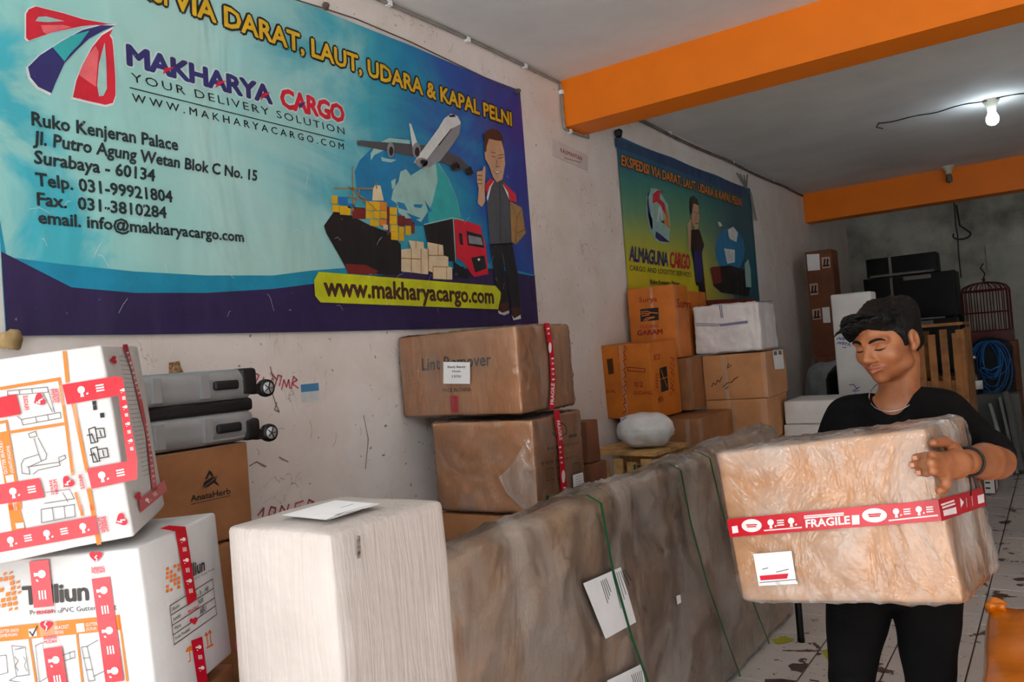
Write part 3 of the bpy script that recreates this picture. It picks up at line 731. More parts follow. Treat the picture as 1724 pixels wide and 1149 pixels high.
for dx in (-14, -8, -2, 4): rg.bar(P2.at((1255, 318)) + np.array([.01, 0, 0]), P2.at((1247 + dx + 4, 296 - abs(dx) * .3)) + np.array([.02, 0, 0]), .015, .004)
for dx in (0, 4): rg.bar(P2.at((1262, 325)) + np.array([.01, 0, 0]), P2.at((1266 + dx, 372)) + np.array([.02, 0, 0]), .02, .004)
rg.build('torn_edge', mat('torn_vinyl', '#8d8b84', .7, .1), B2)
# ------------------------------------------------------------------ parcels
def carton(name, label, B, m, group=None, cat='box', wrap=None, tapes=(), seam=None, wob=.002, r=.006, wrapwob=.005, grow=.0035, n=5, bulge=.0, wf=6, ridge=0.0):
    R_ = root(name, tuple(B.pt(.5, .5, 0)), label, cat, group)
    box_part('body', B, m, R_, r, n, wob, wf, int(B.p[0] * 100) % 17, 0, bulge, ridge=ridge)
    if tapes: strips('packing_tape', B, K_CLEARTAPE, R_, tapes, .0035)
    if seam: strips('flap_seam', B, K_BRINK, R_, seam, .003)
    if wrap: box_part('stretch_wrap', B, wrap, R_, r + .004, 30, wob, wf, int(B.p[0] * 100) % 17, grow, bulge, ridge=wrapwob, rf=22)
    return R_
def quadfill(A, B, hw):
    """pixel strip A->B, half width hw; returns mapper (s along 0..L px, t -1..1)"""
    A, B = np.array(A, float), np.array(B, float); d = B - A; L = np.linalg.norm(d); d /= L; q = np.array([-d[1], d[0]])
    return L, lambda s, t: tuple(A + d * s + q * t * hw)
def tape_marks(A, B, hw, step=None, phase=0, blob=True):
    """little white blobs and lines of small print along a red tape"""
    L, f = quadfill(A, B, hw); step = step or hw * 2.3; P = []; s = step * .6 + phase; k = 0
    while s < L - step * .4:
        if k % 2 == 0 and blob:
            P.append([f(s + .42 * hw * math.cos(a), -.18 + .42 * math.sin(a)) for a in np.linspace(0, 2 * math.pi, 11)[:-1]])
            P.append([f(s - .14 * hw, .2), f(s + .14 * hw, .2), f(s + .2 * hw, .62), f(s - .2 * hw, .62)])
            P.append([f(s + .5 * hw, .3), f(s + .72 * hw, .2), f(s + .72 * hw, .42), f(s + .5 * hw, .48)])
        else:
            for t in (-.42, -.12, .18):
                P.append([f(s - .45 * hw, t), f(s + .45 * hw, t), f(s + .45 * hw, t + .16), f(s - .45 * hw, t + .16)])
        s += step * (1.0 if k % 2 else .92); k += 1
    return P
def heart(cx, cy, r, rot=0):
    P = []
    for i in range(20):
        t = 2 * math.pi * i / 20; x = 16 * math.sin(t) ** 3; y = -(13 * math.cos(t) - 5 * math.cos(2 * t) - 2 * math.cos(3 * t) - math.cos(4 * t))
        a = math.radians(rot); P.append((cx + r / 16 * (x * math.cos(a) - y * math.sin(a)), cy + r / 16 * (x * math.sin(a) + y * math.cos(a))))
    return P
zU = zoom(0, 560, .26682); zL = zoom(0, 850, .26682)
# --- lower gutter-bracket carton
GB = Box(.815, .818, .899, .452, .282, .314, 27.4, -2.2, 1.6)
g = carton('carton', 'white gutter bracket carton with big charcoal name, under a like carton', GB, K_WHITE, 'white gutter bracket cartons', wob=.003)
pf, ps = GB.front(), GB.side()
art('orange_bar', K_OR, [zL((-200, 800), (0, 775), (752, 695), (765, 790), (0, 865), (-200, 885))], pf, 1, g)
art('orange_rule', K_OR, [zL((180, 850), (192, 848), (240, 1149), (226, 1149)), zL((480, 820), (492, 818), (530, 1149), (516, 1149)), zL((745, 695), (758, 694), (812, 1115), (798, 1118))], pf, 1, g)
art('checkbox', K_WHITE, [zL((182, 785), (232, 778), (238, 828), (188, 834)), zL((482, 752), (532, 746), (540, 800), (488, 806))], pf, 2, g)
strokes('check_mark', K_DKINK, [zL((192, 800), (210, 825), (240, 765))], pf, 3, g, .003)
for s, A, B, C in (('GUTTER UNION', (0, 810), (122, 800), (0, 790)), ('(SAMBUNGAN)', (0, 838), (115, 826), (0, 818)), ('BRACKET', (350, 788), (440, 778), (348, 766)), ('(GANTUNGAN)', (352, 818), (405, 811), (350, 798)), ('GUTTER', (545, 768), (620, 760), (543, 748)), ('(TUTUP)', (548, 796), (612, 790), (546, 778))):
    text('bar_text', s, K_WHITE, zL(A)[0], zL(B)[0], zL(C)[0], pf, 2, g, .01)
lg = []
for r_, row in enumerate(((2, 3), (1, 2, 3), (0, 3, 4), (0, 1, 3, 4), (0, 2, 3, 4), (1, 2, 3), (0, 1, 2, 3), (2, 3))):
    for c_ in row:
        x = -40 + c_ * 36 + r_ * 5; y = 450 + r_ * 32 - c_ * 6; k = 13 if c_ < 4 and 0 < r_ < 7 else 9
        lg.append(zL((x - k, y - k + 3), (x + k, y - k - 2), (x + k - 3, y + k - 3), (x - k - 2, y + k + 2)))
art('square_logo', K_OR, lg, pf, 1, g)
text('product_name', 'Talliun', K_DKINK, *zL((150, 632), (560, 600), (143, 522)), pf, 1, g, .03, .95)
text('product_line', 'Premium uPVC Gutter Fitting', K_DKINK, *zL((192, 698), (738, 655), (188, 668)), pf, 1, g, .002)
for (A, B, hw) in (((250, 352), (280, 645), 62), ((640, 460), (728, 1118), 58), ((335, 900), (375, 1160), 58)):
    a, b = zL(A, B); h_ = hw * .26682; L, f = quadfill(a, b, h_)
    art('red_tape', K_RED, [[f(0, -1), f(L, -1), f(L, 1), f(0, 1)]], pf, 3, g); art('tape_print', K_TAPEW, tape_marks(a, b, h_), pf, 4, g)
art('clear_tape', K_CLEARTAPE, [zL((228, 650), (345, 640), (385, 895), (275, 905))], pf, 3, g)
art('red_heart', K_REDPR, [[(zL((300, 760))[0][0] + (x - 80) * 1, y) for x, y in heart(80, zL((300, 760))[0][1], 10.5)], heart(*zL((612, 322))[0], 11)], pf, 5, g)
strokes('heart_crack', K_WHITE, [zL((300, 735), (290, 752), (306, 765), (300, 790)), zL((620, 318), (608, 330), (622, 340), (615, 355))], pf, 6, g, .0025)
for s, A, B, C in (('FRAGILE', (242, 690), (345, 678), (240, 668)), ('BARANG', (285, 850), (366, 840), (283, 828)), ('MUDAH', (287, 875), (366, 866), (285, 856)), ('BARANG', (586, 412), (666, 404), (584, 392)), ('MUDAH', (588, 435), (668, 426), (586, 414))):
    text('tape_words', s, K_REDPR, *(zL(p)[0] for p in (A, B, C)), pf, 5, g, .02)
strokes('line_drawing', K_GREYINK, [zL((-40, 960), (40, 950), (50, 1060), (-20, 1080), (-40, 960)), zL((75, 890), (160, 900), (185, 1075), (105, 1085), (75, 890)), zL((95, 915), (150, 905)), zL((95, 960), (115, 985), (95, 1020), (118, 1050)), zL((150, 960), (165, 985), (155, 1020), (172, 1050)), zL((105, 1085), (60, 1110), (170, 1130)),
    zL((225, 890), (270, 870), (300, 1090), (250, 1120), (225, 890)), zL((400, 950), (470, 925), (475, 965), (410, 985)), zL((440, 930), (445, 970)), zL((515, 900), (550, 895), (600, 1110), (560, 1115), (515, 900)), zL((550, 895), (620, 855)), zL((525, 970), (565, 965)), zL((545, 1045), (580, 1040)), zL((590, 1085), (660, 1050))], pf, 1, g, .0014)
# lower carton, side
tp = [zL((1000, 152), (1060, 132), (1165, 140), (1190, 290), (1235, 600), (1180, 640), (1140, 400), (1100, 170)), zL((1200, 860), (1270, 835), (1305, 1110), (1245, 1149))]
art('red_tape', K_RED, tp, ps, 3, g)
art('tape_print', K_TAPEW, tape_marks(*zL((1140, 180), (1205, 610)), 8) + tape_marks(*zL((1240, 860), (1275, 1110)), 8), ps, 4, g)
art('square_logo', K_OR, [zL((1045 + c * 24, 400 + r_ * 28 - c * 8), (1062 + c * 24, 392 + r_ * 28 - c * 8), (1064 + c * 24, 412 + r_ * 28 - c * 8), (1047 + c * 24, 418 + r_ * 28 - c * 8)) for r_ in range(6) for c in range(4) if (r_ * 3 + c * 5) % 4 != 1], ps, 1, g)
text('product_name', 'lliun', K_DKINK, *zL((1208, 455), (1290, 415), (1205, 375)), ps, 1, g, .03)
text('product_line', 'uPVC Gutter Fitting', K_DKINK, *zL((1225, 478), (1350, 408), (1224, 466)), ps, 1, g, 0)
tb_ = [zL((1070, 640), (1340, 470)), zL((1076, 700), (1345, 530)), zL((1083, 765), (1352, 590)), zL((1090, 825), (1358, 640)), zL((1098, 885), (1365, 695)), zL((1070, 640), (1098, 885)), zL((1340, 470), (1365, 695))]
strokes('table_rules', K_BRINK, tb_, ps, 1, g, .0018)
for s, A, B, C in (('Ukuran', (1080, 675), (1130, 645), (1079, 652)), ('Jumlah', (1088, 738), (1138, 708), (1087, 715)), ('Warna', (1096, 795), (1138, 768), (1095, 772)), ('Kode Produksi', (1103, 855), (1195, 795), (1102, 835)), ('B - R - 140', (1230, 590), (1312, 540), (1228, 562)), ('NSB', (1250, 632), (1280, 612), (1248, 605)), ('ABU', (1258, 695), (1298, 670), (1256, 660))):
    text('table_text', s, K_INK, *(zL(p)[0] for p in (A, B, C)), ps, 2, g, .01)
text('tape_words', 'FRAGILE', K_REDPR, *zL((1185, 690), (1250, 650), (1183, 672)), ps, 2, g, .02)
art('red_heart', K_REDPR, [heart(*zL((1220, 735))[0], 7, -15)], ps, 2, g)
strokes('arrows_mark', K_OR, [zL((1310, 890), (1300, 815)), zL((1330, 880), (1322, 800)), zL((1303, 905), (1342, 885)), zL((1292, 830), (1299, 812), (1308, 826)), zL((1314, 815), (1321, 797), (1331, 810))], ps, 1, g, .004)
art('umbrella_mark', K_OR, [zL((1168, 935), (1180, 905), (1200, 892), (1218, 900), (1222, 920), (1195, 925))], ps, 1, g)
strokes('umbrella_mark', K_OR, [zL((1192, 920), (1200, 985), (1188, 995))], ps, 1, g, .003)
# --- upper gutter-bracket carton, leaning
GU = Box(.796, .690, 1.222, .5, .3, .361, 48.8, -5.0, 1.5)
g = carton('carton', 'white carton with orange panels and red tape leaning on top of a like carton', GU, K_WHITE, 'white gutter bracket cartons', wob=.003)
pf, ps = GU.front(), GU.side()
art('orange_rule', K_OR, [zU((394, 118), (418, 116), (440, 310), (415, 320)), zU((450, 450), (475, 445), (560, 880), (540, 885)), zU((545, 985), (572, 980), (600, 1120), (575, 1125)) , zL((565, 0), (590, 0), (640, 250), (612, 255)),
    zU((0, 345), (370, 285), (372, 305), (0, 365)), zU((365, 285), (382, 283), (425, 570), (470, 900), (450, 905), (408, 575)), zU((60, 622), (405, 568), (407, 585), (62, 640)), zU((470, 1010), (488, 1008), (520, 1124), (500, 1124)), zL((500, 0), (517, 0), (528, 70), (510, 72)),
    zU((0, 560), (45, 552), (140, 1115), (60, 1124), (0, 780)), zL((50, 0), (120, 0), (160, 150), (75, 165))], pf, 1, g)
art('checkbox', K_WHITE, [zU((0, 580), (38, 572), (45, 622), (0, 630)), zU((35, 905), (85, 895), (92, 940), (45, 950)), zL((98, 118), (150, 112), (155, 145), (105, 152))], pf, 2, g)
for s, A, B, C in (('GUTTER BRACKET', (50, 890), (15, 680), (28, 895)), ('(GANTUNGAN)', (88, 885), (60, 715), (68, 888)), ('GUTTER UNION', (112, 1120), (95, 1000), (90, 1124))):
    text('panel_text', s, K_WHITE, *(zU(p)[0] for p in (A, B, C)), pf, 2, g, .012)
strokes('line_drawing', K_GREYINK, [zU((48, 370), (300, 345), (305, 378), (50, 398), (48, 370)), zU((120, 362), (125, 390)), zU((200, 356), (206, 384)), zU((135, 550), (380, 505), (385, 540), (145, 585), (135, 550)), zU((110, 530), (135, 550)), zU((225, 533), (232, 568)), zU((300, 520), (308, 555)), zU((300, 345), (345, 505)), zU((270, 380), (330, 500)),
    zU((180, 640), (225, 625), (235, 655), (190, 665), (180, 640)), zU((215, 670), (245, 770), (150, 800), (135, 830), (140, 890), (190, 895), (180, 850), (290, 800), (295, 770), (240, 665)), zU((245, 770), (262, 815)), zU((170, 850), (370, 820), (415, 795), (410, 775), (370, 790), (375, 815)), zU((210, 895), (240, 870), (380, 840), (372, 820)),
    zU((280, 1080), (470, 1050), (440, 990), (290, 1010)), zL((260, 30), (470, 0), (475, 75), (262, 115), (260, 30)), zL((330, 18), (340, 95)), zL((405, 8), (412, 85)), zU((395, 1010), (430, 1070))], pf, 1, g, .0014)
bars = [zU((568, 440), (600, 432)), zU((575, 470), (606, 464))]
art('social_icon', K_INK, [zU((582, 435), (606, 431), (609, 456), (585, 460)), zU((586, 462), (610, 458), (613, 488), (589, 492)), zU((630, 510), (656, 506), (660, 536), (634, 540))], pf, 1, g)
strokes('stamp_marks', K_INK, [zU((560, 610), (600, 598), (618, 690), (575, 700), (560, 610)), zU((600, 610), (655, 605), (665, 660), (610, 668)), zU((572, 735), (612, 722), (630, 812), (590, 820), (572, 735)), zU((615, 740), (675, 730), (685, 785), (625, 795)), zU((578, 640), (600, 690)), zU((590, 760), (615, 810)), zU((630, 620), (640, 655)), zU((648, 745), (656, 780)), zU((550, 650), (580, 645)), zU((568, 775), (600, 770))], pf, 1, g, .0018)
def tp_(nm, poly, plane, marks, ly=3):
    art('red_tape', K_RED, [poly], plane, ly, g)
    for A, B, hw in marks: art('tape_print', K_TAPEW, tape_marks(A, B, hw), plane, ly + 1, g)
tp_('t1', zU((395, 330), (740, 275), (765, 395), (425, 455)), pf, [(*zU((440, 385), (760, 330)), 15)])
tp_('t2', zU((0, 410), (105, 390), (137, 515), (0, 540)), pf, [(*zU((10, 475), (130, 455)), 15)])
tp_('t3', zU((0, 960), (250, 918), (287, 1040), (0, 1085)), pf, [(*zU((10, 1025), (270, 980)), 15)])
tp_('t3', zU((550, 860), (865, 800), (868, 925), (580, 987)), pf, [(*zU((570, 925), (820, 875)), 15)])
tp_('t4', zL((0, 180), (605, 70), (627, 185), (0, 300)), pf, [(*zL((0, 245), (610, 130)), 14)])
tp_('t5', zU((735, 280), (775, 285), (868, 800), (868, 900), (805, 815)), pf, [(*zU((770, 330), (845, 810)), 6.5)], 4)
art('clear_tape', K_CLEARTAPE, [zU((285, 915), (550, 865), (580, 985), (287, 1040)), zU((105, 392), (395, 330), (425, 455), (137, 515)), zU((475, 300), (500, 690), (560, 1120), (500, 1124), (440, 700))], pf, 2, g)
art('red_heart', K_REDPR, [heart(*zU((252, 425))[0], 11, 60), heart(*zU((430, 945))[0], 11, 40), heart(*zL((768, 95))[0], 11, 60)], pf, 4, g)
strokes('heart_crack', K_WHITE, [zU((270, 420), (250, 430), (255, 445), (235, 440)), zU((445, 935), (428, 945), (432, 960), (415, 958)), zL((790, 95), (765, 95), (770, 110), (745, 105))], pf, 5, g, .0025)
for s, A, B, C in (('FRAGILE', (160, 490), (150, 400), (185, 487)), ('BARANG', (345, 355), (360, 440), (322, 360)), ('MUDAH', (372, 355), (385, 440), (348, 358)), ('BARANG', (330, 930), (345, 1020), (312, 935)), ('MUDAH', (360, 925), (372, 1015), (338, 930)), ('FRAGILE', (520, 895), (535, 985), (498, 900))):
    text('tape_words', s, K_REDPR, *(zU(p)[0] for p in (A, B, C)), pf, 4, g, .02)
for s, A, B, C in (('BARANG', (668, 72), (690, 165), (640, 80)), ('MUDAH', (640, 78), (665, 170), (615, 85))):
    text('tape_words', s, K_REDPR, *(zL(p)[0] for p in (A, B, C)), pf, 4, g, .02)
# side of the upper carton
art('red_tape', K_RED, [zU((765, 78), (797, 75), (895, 450), (960, 800), (985, 985), (955, 1010), (915, 640), (872, 460), (815, 200)), zU((870, 1060), (1030, 930), (1050, 1000), (880, 1140))], ps, 3, g)
art('tape_print', K_TAPEW, tape_marks(*zU((790, 110), (880, 430)), 4) + tape_marks(*zU((915, 560), (965, 960)), 4) + tape_marks(*zU((890, 1090), (1035, 970)), 8), ps, 4, g)
strokes('small_print', K_GREYINK, [zU((750 + i * 5.6, 150 + i * 28), (815 + i * 5.0, 158 + i * 27)) for i in range(28)], ps, 1, g, .0009)
art('red_heart', K_REDPR, [heart(*zU((712, 175))[0], 7, 80), heart(*zU((868, 1035))[0], 7, 80)], ps, 2, g)

# --- supports under the left pile (mostly hidden)
carton('carton', 'dark brown carton under the white gutter bracket cartons', Box(.80, .80, .452, .48, .34, .428, 30), K_CARD2, 'plain cartons under the left pile')
carton('carton', 'dark brown carton on the floor, lowest under the white gutter bracket cartons', Box(.80, .80, 0, .5, .36, .447, 28), K_CARD2, 'plain cartons under the left pile')
pk = hit(380, 1143, hz(380, 1143, .93), np.array([0, 0, 1.0]))
PB = root('bag', (1.02, 1.16, .0), 'magenta and black fabric bag squeezed beside the tall white sack parcel', 'bag')
V, F = superbox(.26, .2, .9, .07, 6, 3, .02, 8, 2, .02); obj('body', V * 1 + np.array([.93, 1.26, 0]), F, K_BLACK, PB, True)
V, F = superbox(.24, .16, .09, .04, 6, 3, .014, 14, 4, .01); obj('flap', V + np.array([.92, 1.22, .83]), F, K_PINK, PB, True)

# --- tall white parcel sewn into woven sacking
def sack_mat():
    m, nt, b = newmat('white_woven_sack')
    v = coords(nt, 'World')
    c = ramp(nt, noisetex(nt, v, 3.5, 4), [(.3, '#b4aaa3'), (.65, '#c2b9b2')])
    nt.links.new(c, b.inputs['Base Color']); b.inputs['Roughness'].default_value = .5
    n1 = bump(nt, None, noisetex(nt, coords(nt, 'World', (5, 5, .35)), 11, 4, .6, .4), .32, .012)
    bump(nt, b, noisetex(nt, v, 5, 3), .35, .04, n1); return m
M_SACK = sack_mat()
SB = Box(1.277, 1.102, 0, .309, .316, 1.229, -.3, -.7, 0)
g = root('sack_parcel', tuple(SB.p), 'tall parcel sewn into white woven sacking beside the wrapped furniture', 'parcel')
box_part('body', SB, M_SACK, g, .014, 12, .006, 5, 3, 0, .006)
pt_, ps = SB.top(.013), SB.side(.006); zS = zoom(370, 800, .30383)
art('address_sheet', K_PAPER, [zS((335, 228), (590, 255), (890, 162), (640, 142))], pt_, 1, g)
strokes('address_print', K_GREYINK, [zS((640, 225), (860, 165)), zS((670, 185), (740, 165)), zS((700, 215), (850, 180)), zS((340, 230), (590, 255), (690, 210)), zS((655, 230), (800, 190))], pt_, 2, g, .002)
obj('staples', *ribbon([ps.at(p, 1) for p in zS((768, 345), (770, 455))], .008, ps.n), mat('staple_dots', '#8d8078', .5, .5, 120), g)

# --- suitcase and its cartons against the wall
SX0, SX1, SY0, SY1, SZ0, SZ1 = .05, .42, .92, 1.55, 1.322, 1.545
K_HUB = mat('silver_plastic', '#b9babd', .4, 0, metal=.2)
g = root('suitcase', (.24, 1.25, SZ0), 'silver hard-shell suitcase lying flat on a carton by the wall', 'suitcase')
def sbx(name, lo, hi, m, r=.02, n=4, parent=g):
    V, F = superbox(hi[0] - lo[0], hi[1] - lo[1], hi[2] - lo[2], r, n, 3)
    return obj(name, V + np.array([(lo[0] + hi[0]) / 2, (lo[1] + hi[1]) / 2, lo[2]]), F, m, parent, True)
zm = (SZ0 + SZ1) / 2
up = sbx('shell', (SX0, SY0, zm + .014), (SX1, SY1, SZ1), K_SILVER, .03); dn = sbx('shell', (SX0, SY0, SZ0), (SX1, SY1, zm - .014), K_SILVER, .03)
sbx('zip_band', (SX0 + .006, SY0 + .006, zm - .02), (SX1 - .004, SY1 - .004, zm + .02), K_BLACK, .012)
for sh, z0, z1 in ((up, zm + .03, SZ1 - .012), (dn, SZ0 + .012, zm - .03)):
    for yy in (1.08, 1.21, 1.36):
        MB().box((SX1 - .004, yy, z0), (SX1 + .010, yy + .026, z1)).build('rib', K_SILVER, sh)
    MB().box((SX1 - .004, 1.385, z0), (SX1 + .004, 1.39, z1)).box((SX1 - .004, 1.39, z0 if sh is dn else z1 - .022), (SX1 + .004, 1.50, (z0 if sh is dn else z1 - .022) + .006)).build('rib', K_SILVER, sh)
    for yy in (1.035, 1.445):
        V, F = superbox(.016, .085, .028, .012, 3, 3); obj('side_foot', V + np.array([SX1 + .006, yy, (z0 + z1) / 2 - .014]), F, K_BLACK, sh, True)
for zc, z0, z1 in ((1.478, zm + .03, SZ1 + .001), (1.335, SZ0 - .001, zm - .045)):
    sbx('corner_guard', (SX1 - .06, SY1 - .045, z0), (SX1 + .003, SY1 + .012, z1), K_BLACK, .012)
    for xx in (SX1 - .012, SX0 + .03):
        w = MB().lathe([(.012, -.013), (.027, -.012), (.029, 0), (.027, .012), (.012, .013)], (xx, SY1 + .05, zc), 'x', 20).build('wheel', K_BLACK, g, True)
        MB().lathe([(.004, .0135), (.019, .0135), (.019, .0155), (.004, .0155)], (xx, SY1 + .05, zc), 'x', 20).build('hub', K_HUB, w, True)
        sp = MB()
        for k in range(5):
            a = 2 * math.pi * k / 5; sp.bar((xx + .0165, SY1 + .05, zc), (xx + .0165, SY1 + .05 + .018 * math.cos(a), zc + .018 * math.sin(a)), .004, .002)
        sp.build('spokes', K_BLACK, w)
        MB().box((xx - .012, SY1 - .002, zc - .016), (xx + .010, SY1 + .035, zc + .016)).build('wheel_fork', K_BLACK, w)
AB = Box(.21, 1.273, 1.032, .38, .5, .285)
g = carton('carton', 'brown carton printed with a leaf letter logo under the silver suitcase', AB, K_CARD2, None, tapes=[('side', .0, 1, .985, 1.0)])
ps = AB.side(); zH = zoom(240, 600, .24365)
text('brand_name', 'AnataHerb', K_INK, *zH((333, 1005), (607, 950), (330, 965)), ps, 1, g, .02)
strokes('brand_line', K_INK, [zH((335, 1025), (605, 965))], ps, 1, g, .0018)
art('leaf_logo', K_INK, [zH((412, 915), (425, 870), (470, 840), (518, 828), (500, 870), (450, 905)), zH((430, 850), (460, 788), (475, 800), (490, 830), (478, 835), (462, 815), (445, 850)), zH((485, 870), (505, 862), (533, 898), (510, 890))], ps, 1, g)
strokes('leaf_vein', K_CARD2, [zH((414, 912), (510, 835))], ps, 2, g, .002)
carton('carton', 'wide brown carton below the leaf logo carton', Box(.225, 1.27, .604, .41, .54, .421), K_CARD2, None)
carton('carton', 'dark brown carton on the floor below the leaf logo carton', Box(.225, 1.25, 0, .41, .56, .60), K_CARD2, None)

# --- lint remover stack
zN = zoom(640, 520, .29598)
LB = Box(.354, 2.846, 1.281, .653, .42, .359, -.6)
g = carton('carton', 'film-wrapped brown carton printed Lint Remover with a white label', LB, K_CARD, None, wrap=K_FILM2, wob=.003)
pf, ps = LB.front(), LB.side()
text('print', 'Lint Remover', K_DKINK, *zN((240, 352), (632, 322), (238, 285)), pf, 1, g, .015)
text('print', 'MADE IN CHINA', K_DKINK, *zN((355, 475), (520, 470), (354, 455)), pf, 1, g, .008)
pf2 = LB.front(.012); ps2 = LB.side(.012)
art('paper_label', K_PAPER, [zN((360, 303), (512, 305), (512, 428), (360, 427))], pf2, 1, g)
for s, A, B, C in (('Sherly Beauty', (384, 338), (487, 336), (384, 326)), ('House', (412, 362), (458, 361), (412, 351)), ('2 KOLI', (408, 392), (460, 391), (408, 379))):
    text('label_text', s, K_INK, *(zN(p)[0] for p in (A, B, C)), pf2, 2, g, .02)
art('red_sticker', K_REDPR, [zN((398, 497), (442, 495), (447, 590), (402, 592))], pf, 2, g)
art('red_tape', K_RED, [zN((932, 82), (962, 82), (985, 230), (997, 420), (990, 568), (958, 572), (970, 420), (962, 250))], ps2, 1, g)
text('tape_words', 'FRAGILE', K_TAPEW, *zN((986, 545), (990, 425), (968, 545)), ps2, 2, g, .02)
art('tape_print', K_TAPEW, [ell(*zN((965, 222))[0], 2.6, 9)] + tape_marks(*zN((978, 265), (984, 420)), 4) + tape_marks(*zN((952, 95), (962, 185)), 4), ps2, 2, g)
LL = Box(.459, 2.836, .876, .498, .444, .376, 4.2)
g = carton('carton', 'film-wrapped brown carton with hazard marks under the Lint Remover carton', LL, K_CARD, None, wrap=K_FILM, wob=.003, tapes=[('front', .25, .4, .02, .2)])
ps = LL.side(); ps2 = LL.side(.012)
strokes('print', K_DKINK, [zN(*[(1018 + 42 * math.cos(a), 690 + 40 * math.sin(a)) for a in np.linspace(-1.4, 2.8, 14)])], ps, 1, g, .006)
for s, A, B, C in (('PRODUCE OF BANDUNG', (915, 890), (1130, 845), (913, 865)), ('JALAN RAYA', (950, 805), (1130, 770), (948, 785)), ('INDAH', (1075, 735), (1120, 726), (1073, 708))):
    V_ = [zN(p)[0] for p in (A, B, C)]
    strokes('print', K_DKINK, [[tuple(np.array(V_[0]) + (np.array(V_[1]) - V_[0]) * t + np.array([0, -4.5 if k % 2 else 0])) for k, t in enumerate(np.linspace(i / 8, i / 8 + .09, 4))] for i in range(8)], ps, 1, g, .003)
strokes('hazard_mark', K_DKINK, [zN((948, 912), (984, 906), (988, 972), (950, 980), (948, 912)), zN((1004, 905), (1040, 895), (1043, 965), (1008, 970), (1004, 905)), zN((1095, 885), (1132, 872), (1138, 925), (1100, 935), (1095, 885)), zN((968, 920), (960, 945), (968, 965), (976, 945), (968, 920)), zN((1110, 890), (1115, 925))], ps, 1, g, .003)
art('paper_label', K_PAPER, [zN((1095, 948), (1152, 932), (1160, 1010), (1100, 1040))], ps2, 1, g)
strokes('label_print', K_GREYINK, [zN((1110, 960 + i * 14), (1148, 948 + i * 14)) for i in range(5)], ps2, 2, g, .002)
art('red_tape', K_RED, [zN((985, 578), (1018, 576), (1038, 760), (1066, 1062), (1030, 1068), (1010, 780))], ps2, 2, g)
text('tape_words', 'FRAGILE', K_TAPEW, *zN((1002, 640), (1018, 750), (1018, 636)), ps2, 3, g, .02)
art('tape_print', K_TAPEW, [ell(*zN((1040, 955))[0], 3, 11)] + tape_marks(*zN((1018, 770), (1032, 900)), 4) + tape_marks(*zN((1045, 1000), (1050, 1060)), 4), ps2, 3, g)
# loose bunched film hanging at the corner of the lower carton
cr = LL.pt(1, 0, .85) - LL.R[:, 1] * .012 + LL.R[:, 0] * .01
V = [LL.pt(.98, -.02, .84), LL.pt(.80, -.05, .52), LL.pt(.68, -.06, .40), LL.pt(.74, -.05, .22), LL.pt(.92, -.05, .02), LL.pt(1.02, -.03, .0), LL.pt(1.0, -.02, .5), LL.pt(.86, -.09, .35), LL.pt(.93, -.07, .6)]
obj('loose_film', V, [(0, 1, 8), (1, 2, 7), (1, 7, 8), (2, 3, 7), (3, 4, 7), (4, 5, 7), (5, 6, 7), (6, 8, 7), (6, 0, 8)], K_FILM3, g, True)
carton('carton', 'dark brown carton under the film-wrapped carton with hazard marks', Box(.46, 2.85, .448, .5, .46, .410, 2), K_CARD2, 'plain cartons under the lint stack')
carton('carton', 'dark brown carton on the floor, lowest under the carton with hazard marks', Box(.46, 2.85, 0, .52, .46, .443, -1), K_CARD2, 'plain cartons under the lint stack')
carton('carton', 'reddish brown carton behind the film-wrapped cartons, topmost of its stack', Box(.45, 3.30, .98, .34, .12, .2, 2), K_CARD_R, None)
carton('carton', 'dark reddish carton behind the film-wrapped cartons, under another', Box(.45, 3.32, .5, .36, .16, .476, 1), K_CARD_R, 'dark cartons behind the lint stack')
carton('carton', 'dark reddish carton on the floor behind the film-wrapped cartons', Box(.45, 3.32, 0, .38, .17, .497, 0), K_CARD_R, 'dark cartons behind the lint stack')

# --- long furniture parcel in stretch film on the floor
FX0, FX1, FY0, FY1, FZ = 1.07, 1.185, 1.47, 4.33, 1.022
FB = Box((FX0 + FX1) / 2, (FY0 + FY1) / 2, 0, FX1 - FX0, FY1 - FY0, FZ)
g = root('furniture_parcel', tuple(FB.p), 'long flat parcel of cardboard in clear film with green straps on the floor', 'parcel')
K_CARD_G = mat('cardboard_grey_brown', '#bb9f83', .7, .2, 2.6, .25, 12, dark='#917d6a')
box_part('body', FB, K_CARD_G, g, .04, 26, .014, 3.2, 5, 0, .01, rs=3)
def film_big():
    V, F = superbox(FB.w + .016, FB.d + .016, FB.h + .014, .048, 84, 3, .014, 3.2, 5, .01, .012, 9.0); return obj('stretch_wrap', FB.T(V), F, K_FILM3, g, True)
film_big()
zW = zoom(760, 740, .35603); pw = Plane((FX1 + .036, 0, 0), (1, 0, 0)); pin = Plane((FX1 + .016, 0, 0), (1, 0, 0))
art('paper_label', K_PAPER, [zW((622, 682), (800, 605), (873, 865), (728, 945)), zW((735, 1142), (900, 1062), (918, 1165), (760, 1240))], pw, 1, g)
strokes('label_print', K_INK, [zW((762 + i * 9, 640 - i * 4), (800 + i * 8, 800 - i * 22)) for i in range(7)] + [zW((705 + i * 8, 672 - i * 4), (738 + i * 5, 775 - i * 18)) for i in range(4)] + [zW((850 + i * 9, 1115 - i * 4), (865 + i * 8, 1160)) for i in range(6)], pw, 2, g, .0035)
art('torn_sticker', K_PAPER, [zW((1062, 742), (1082, 735), (1086, 772), (1068, 782))], pw, 1, g)
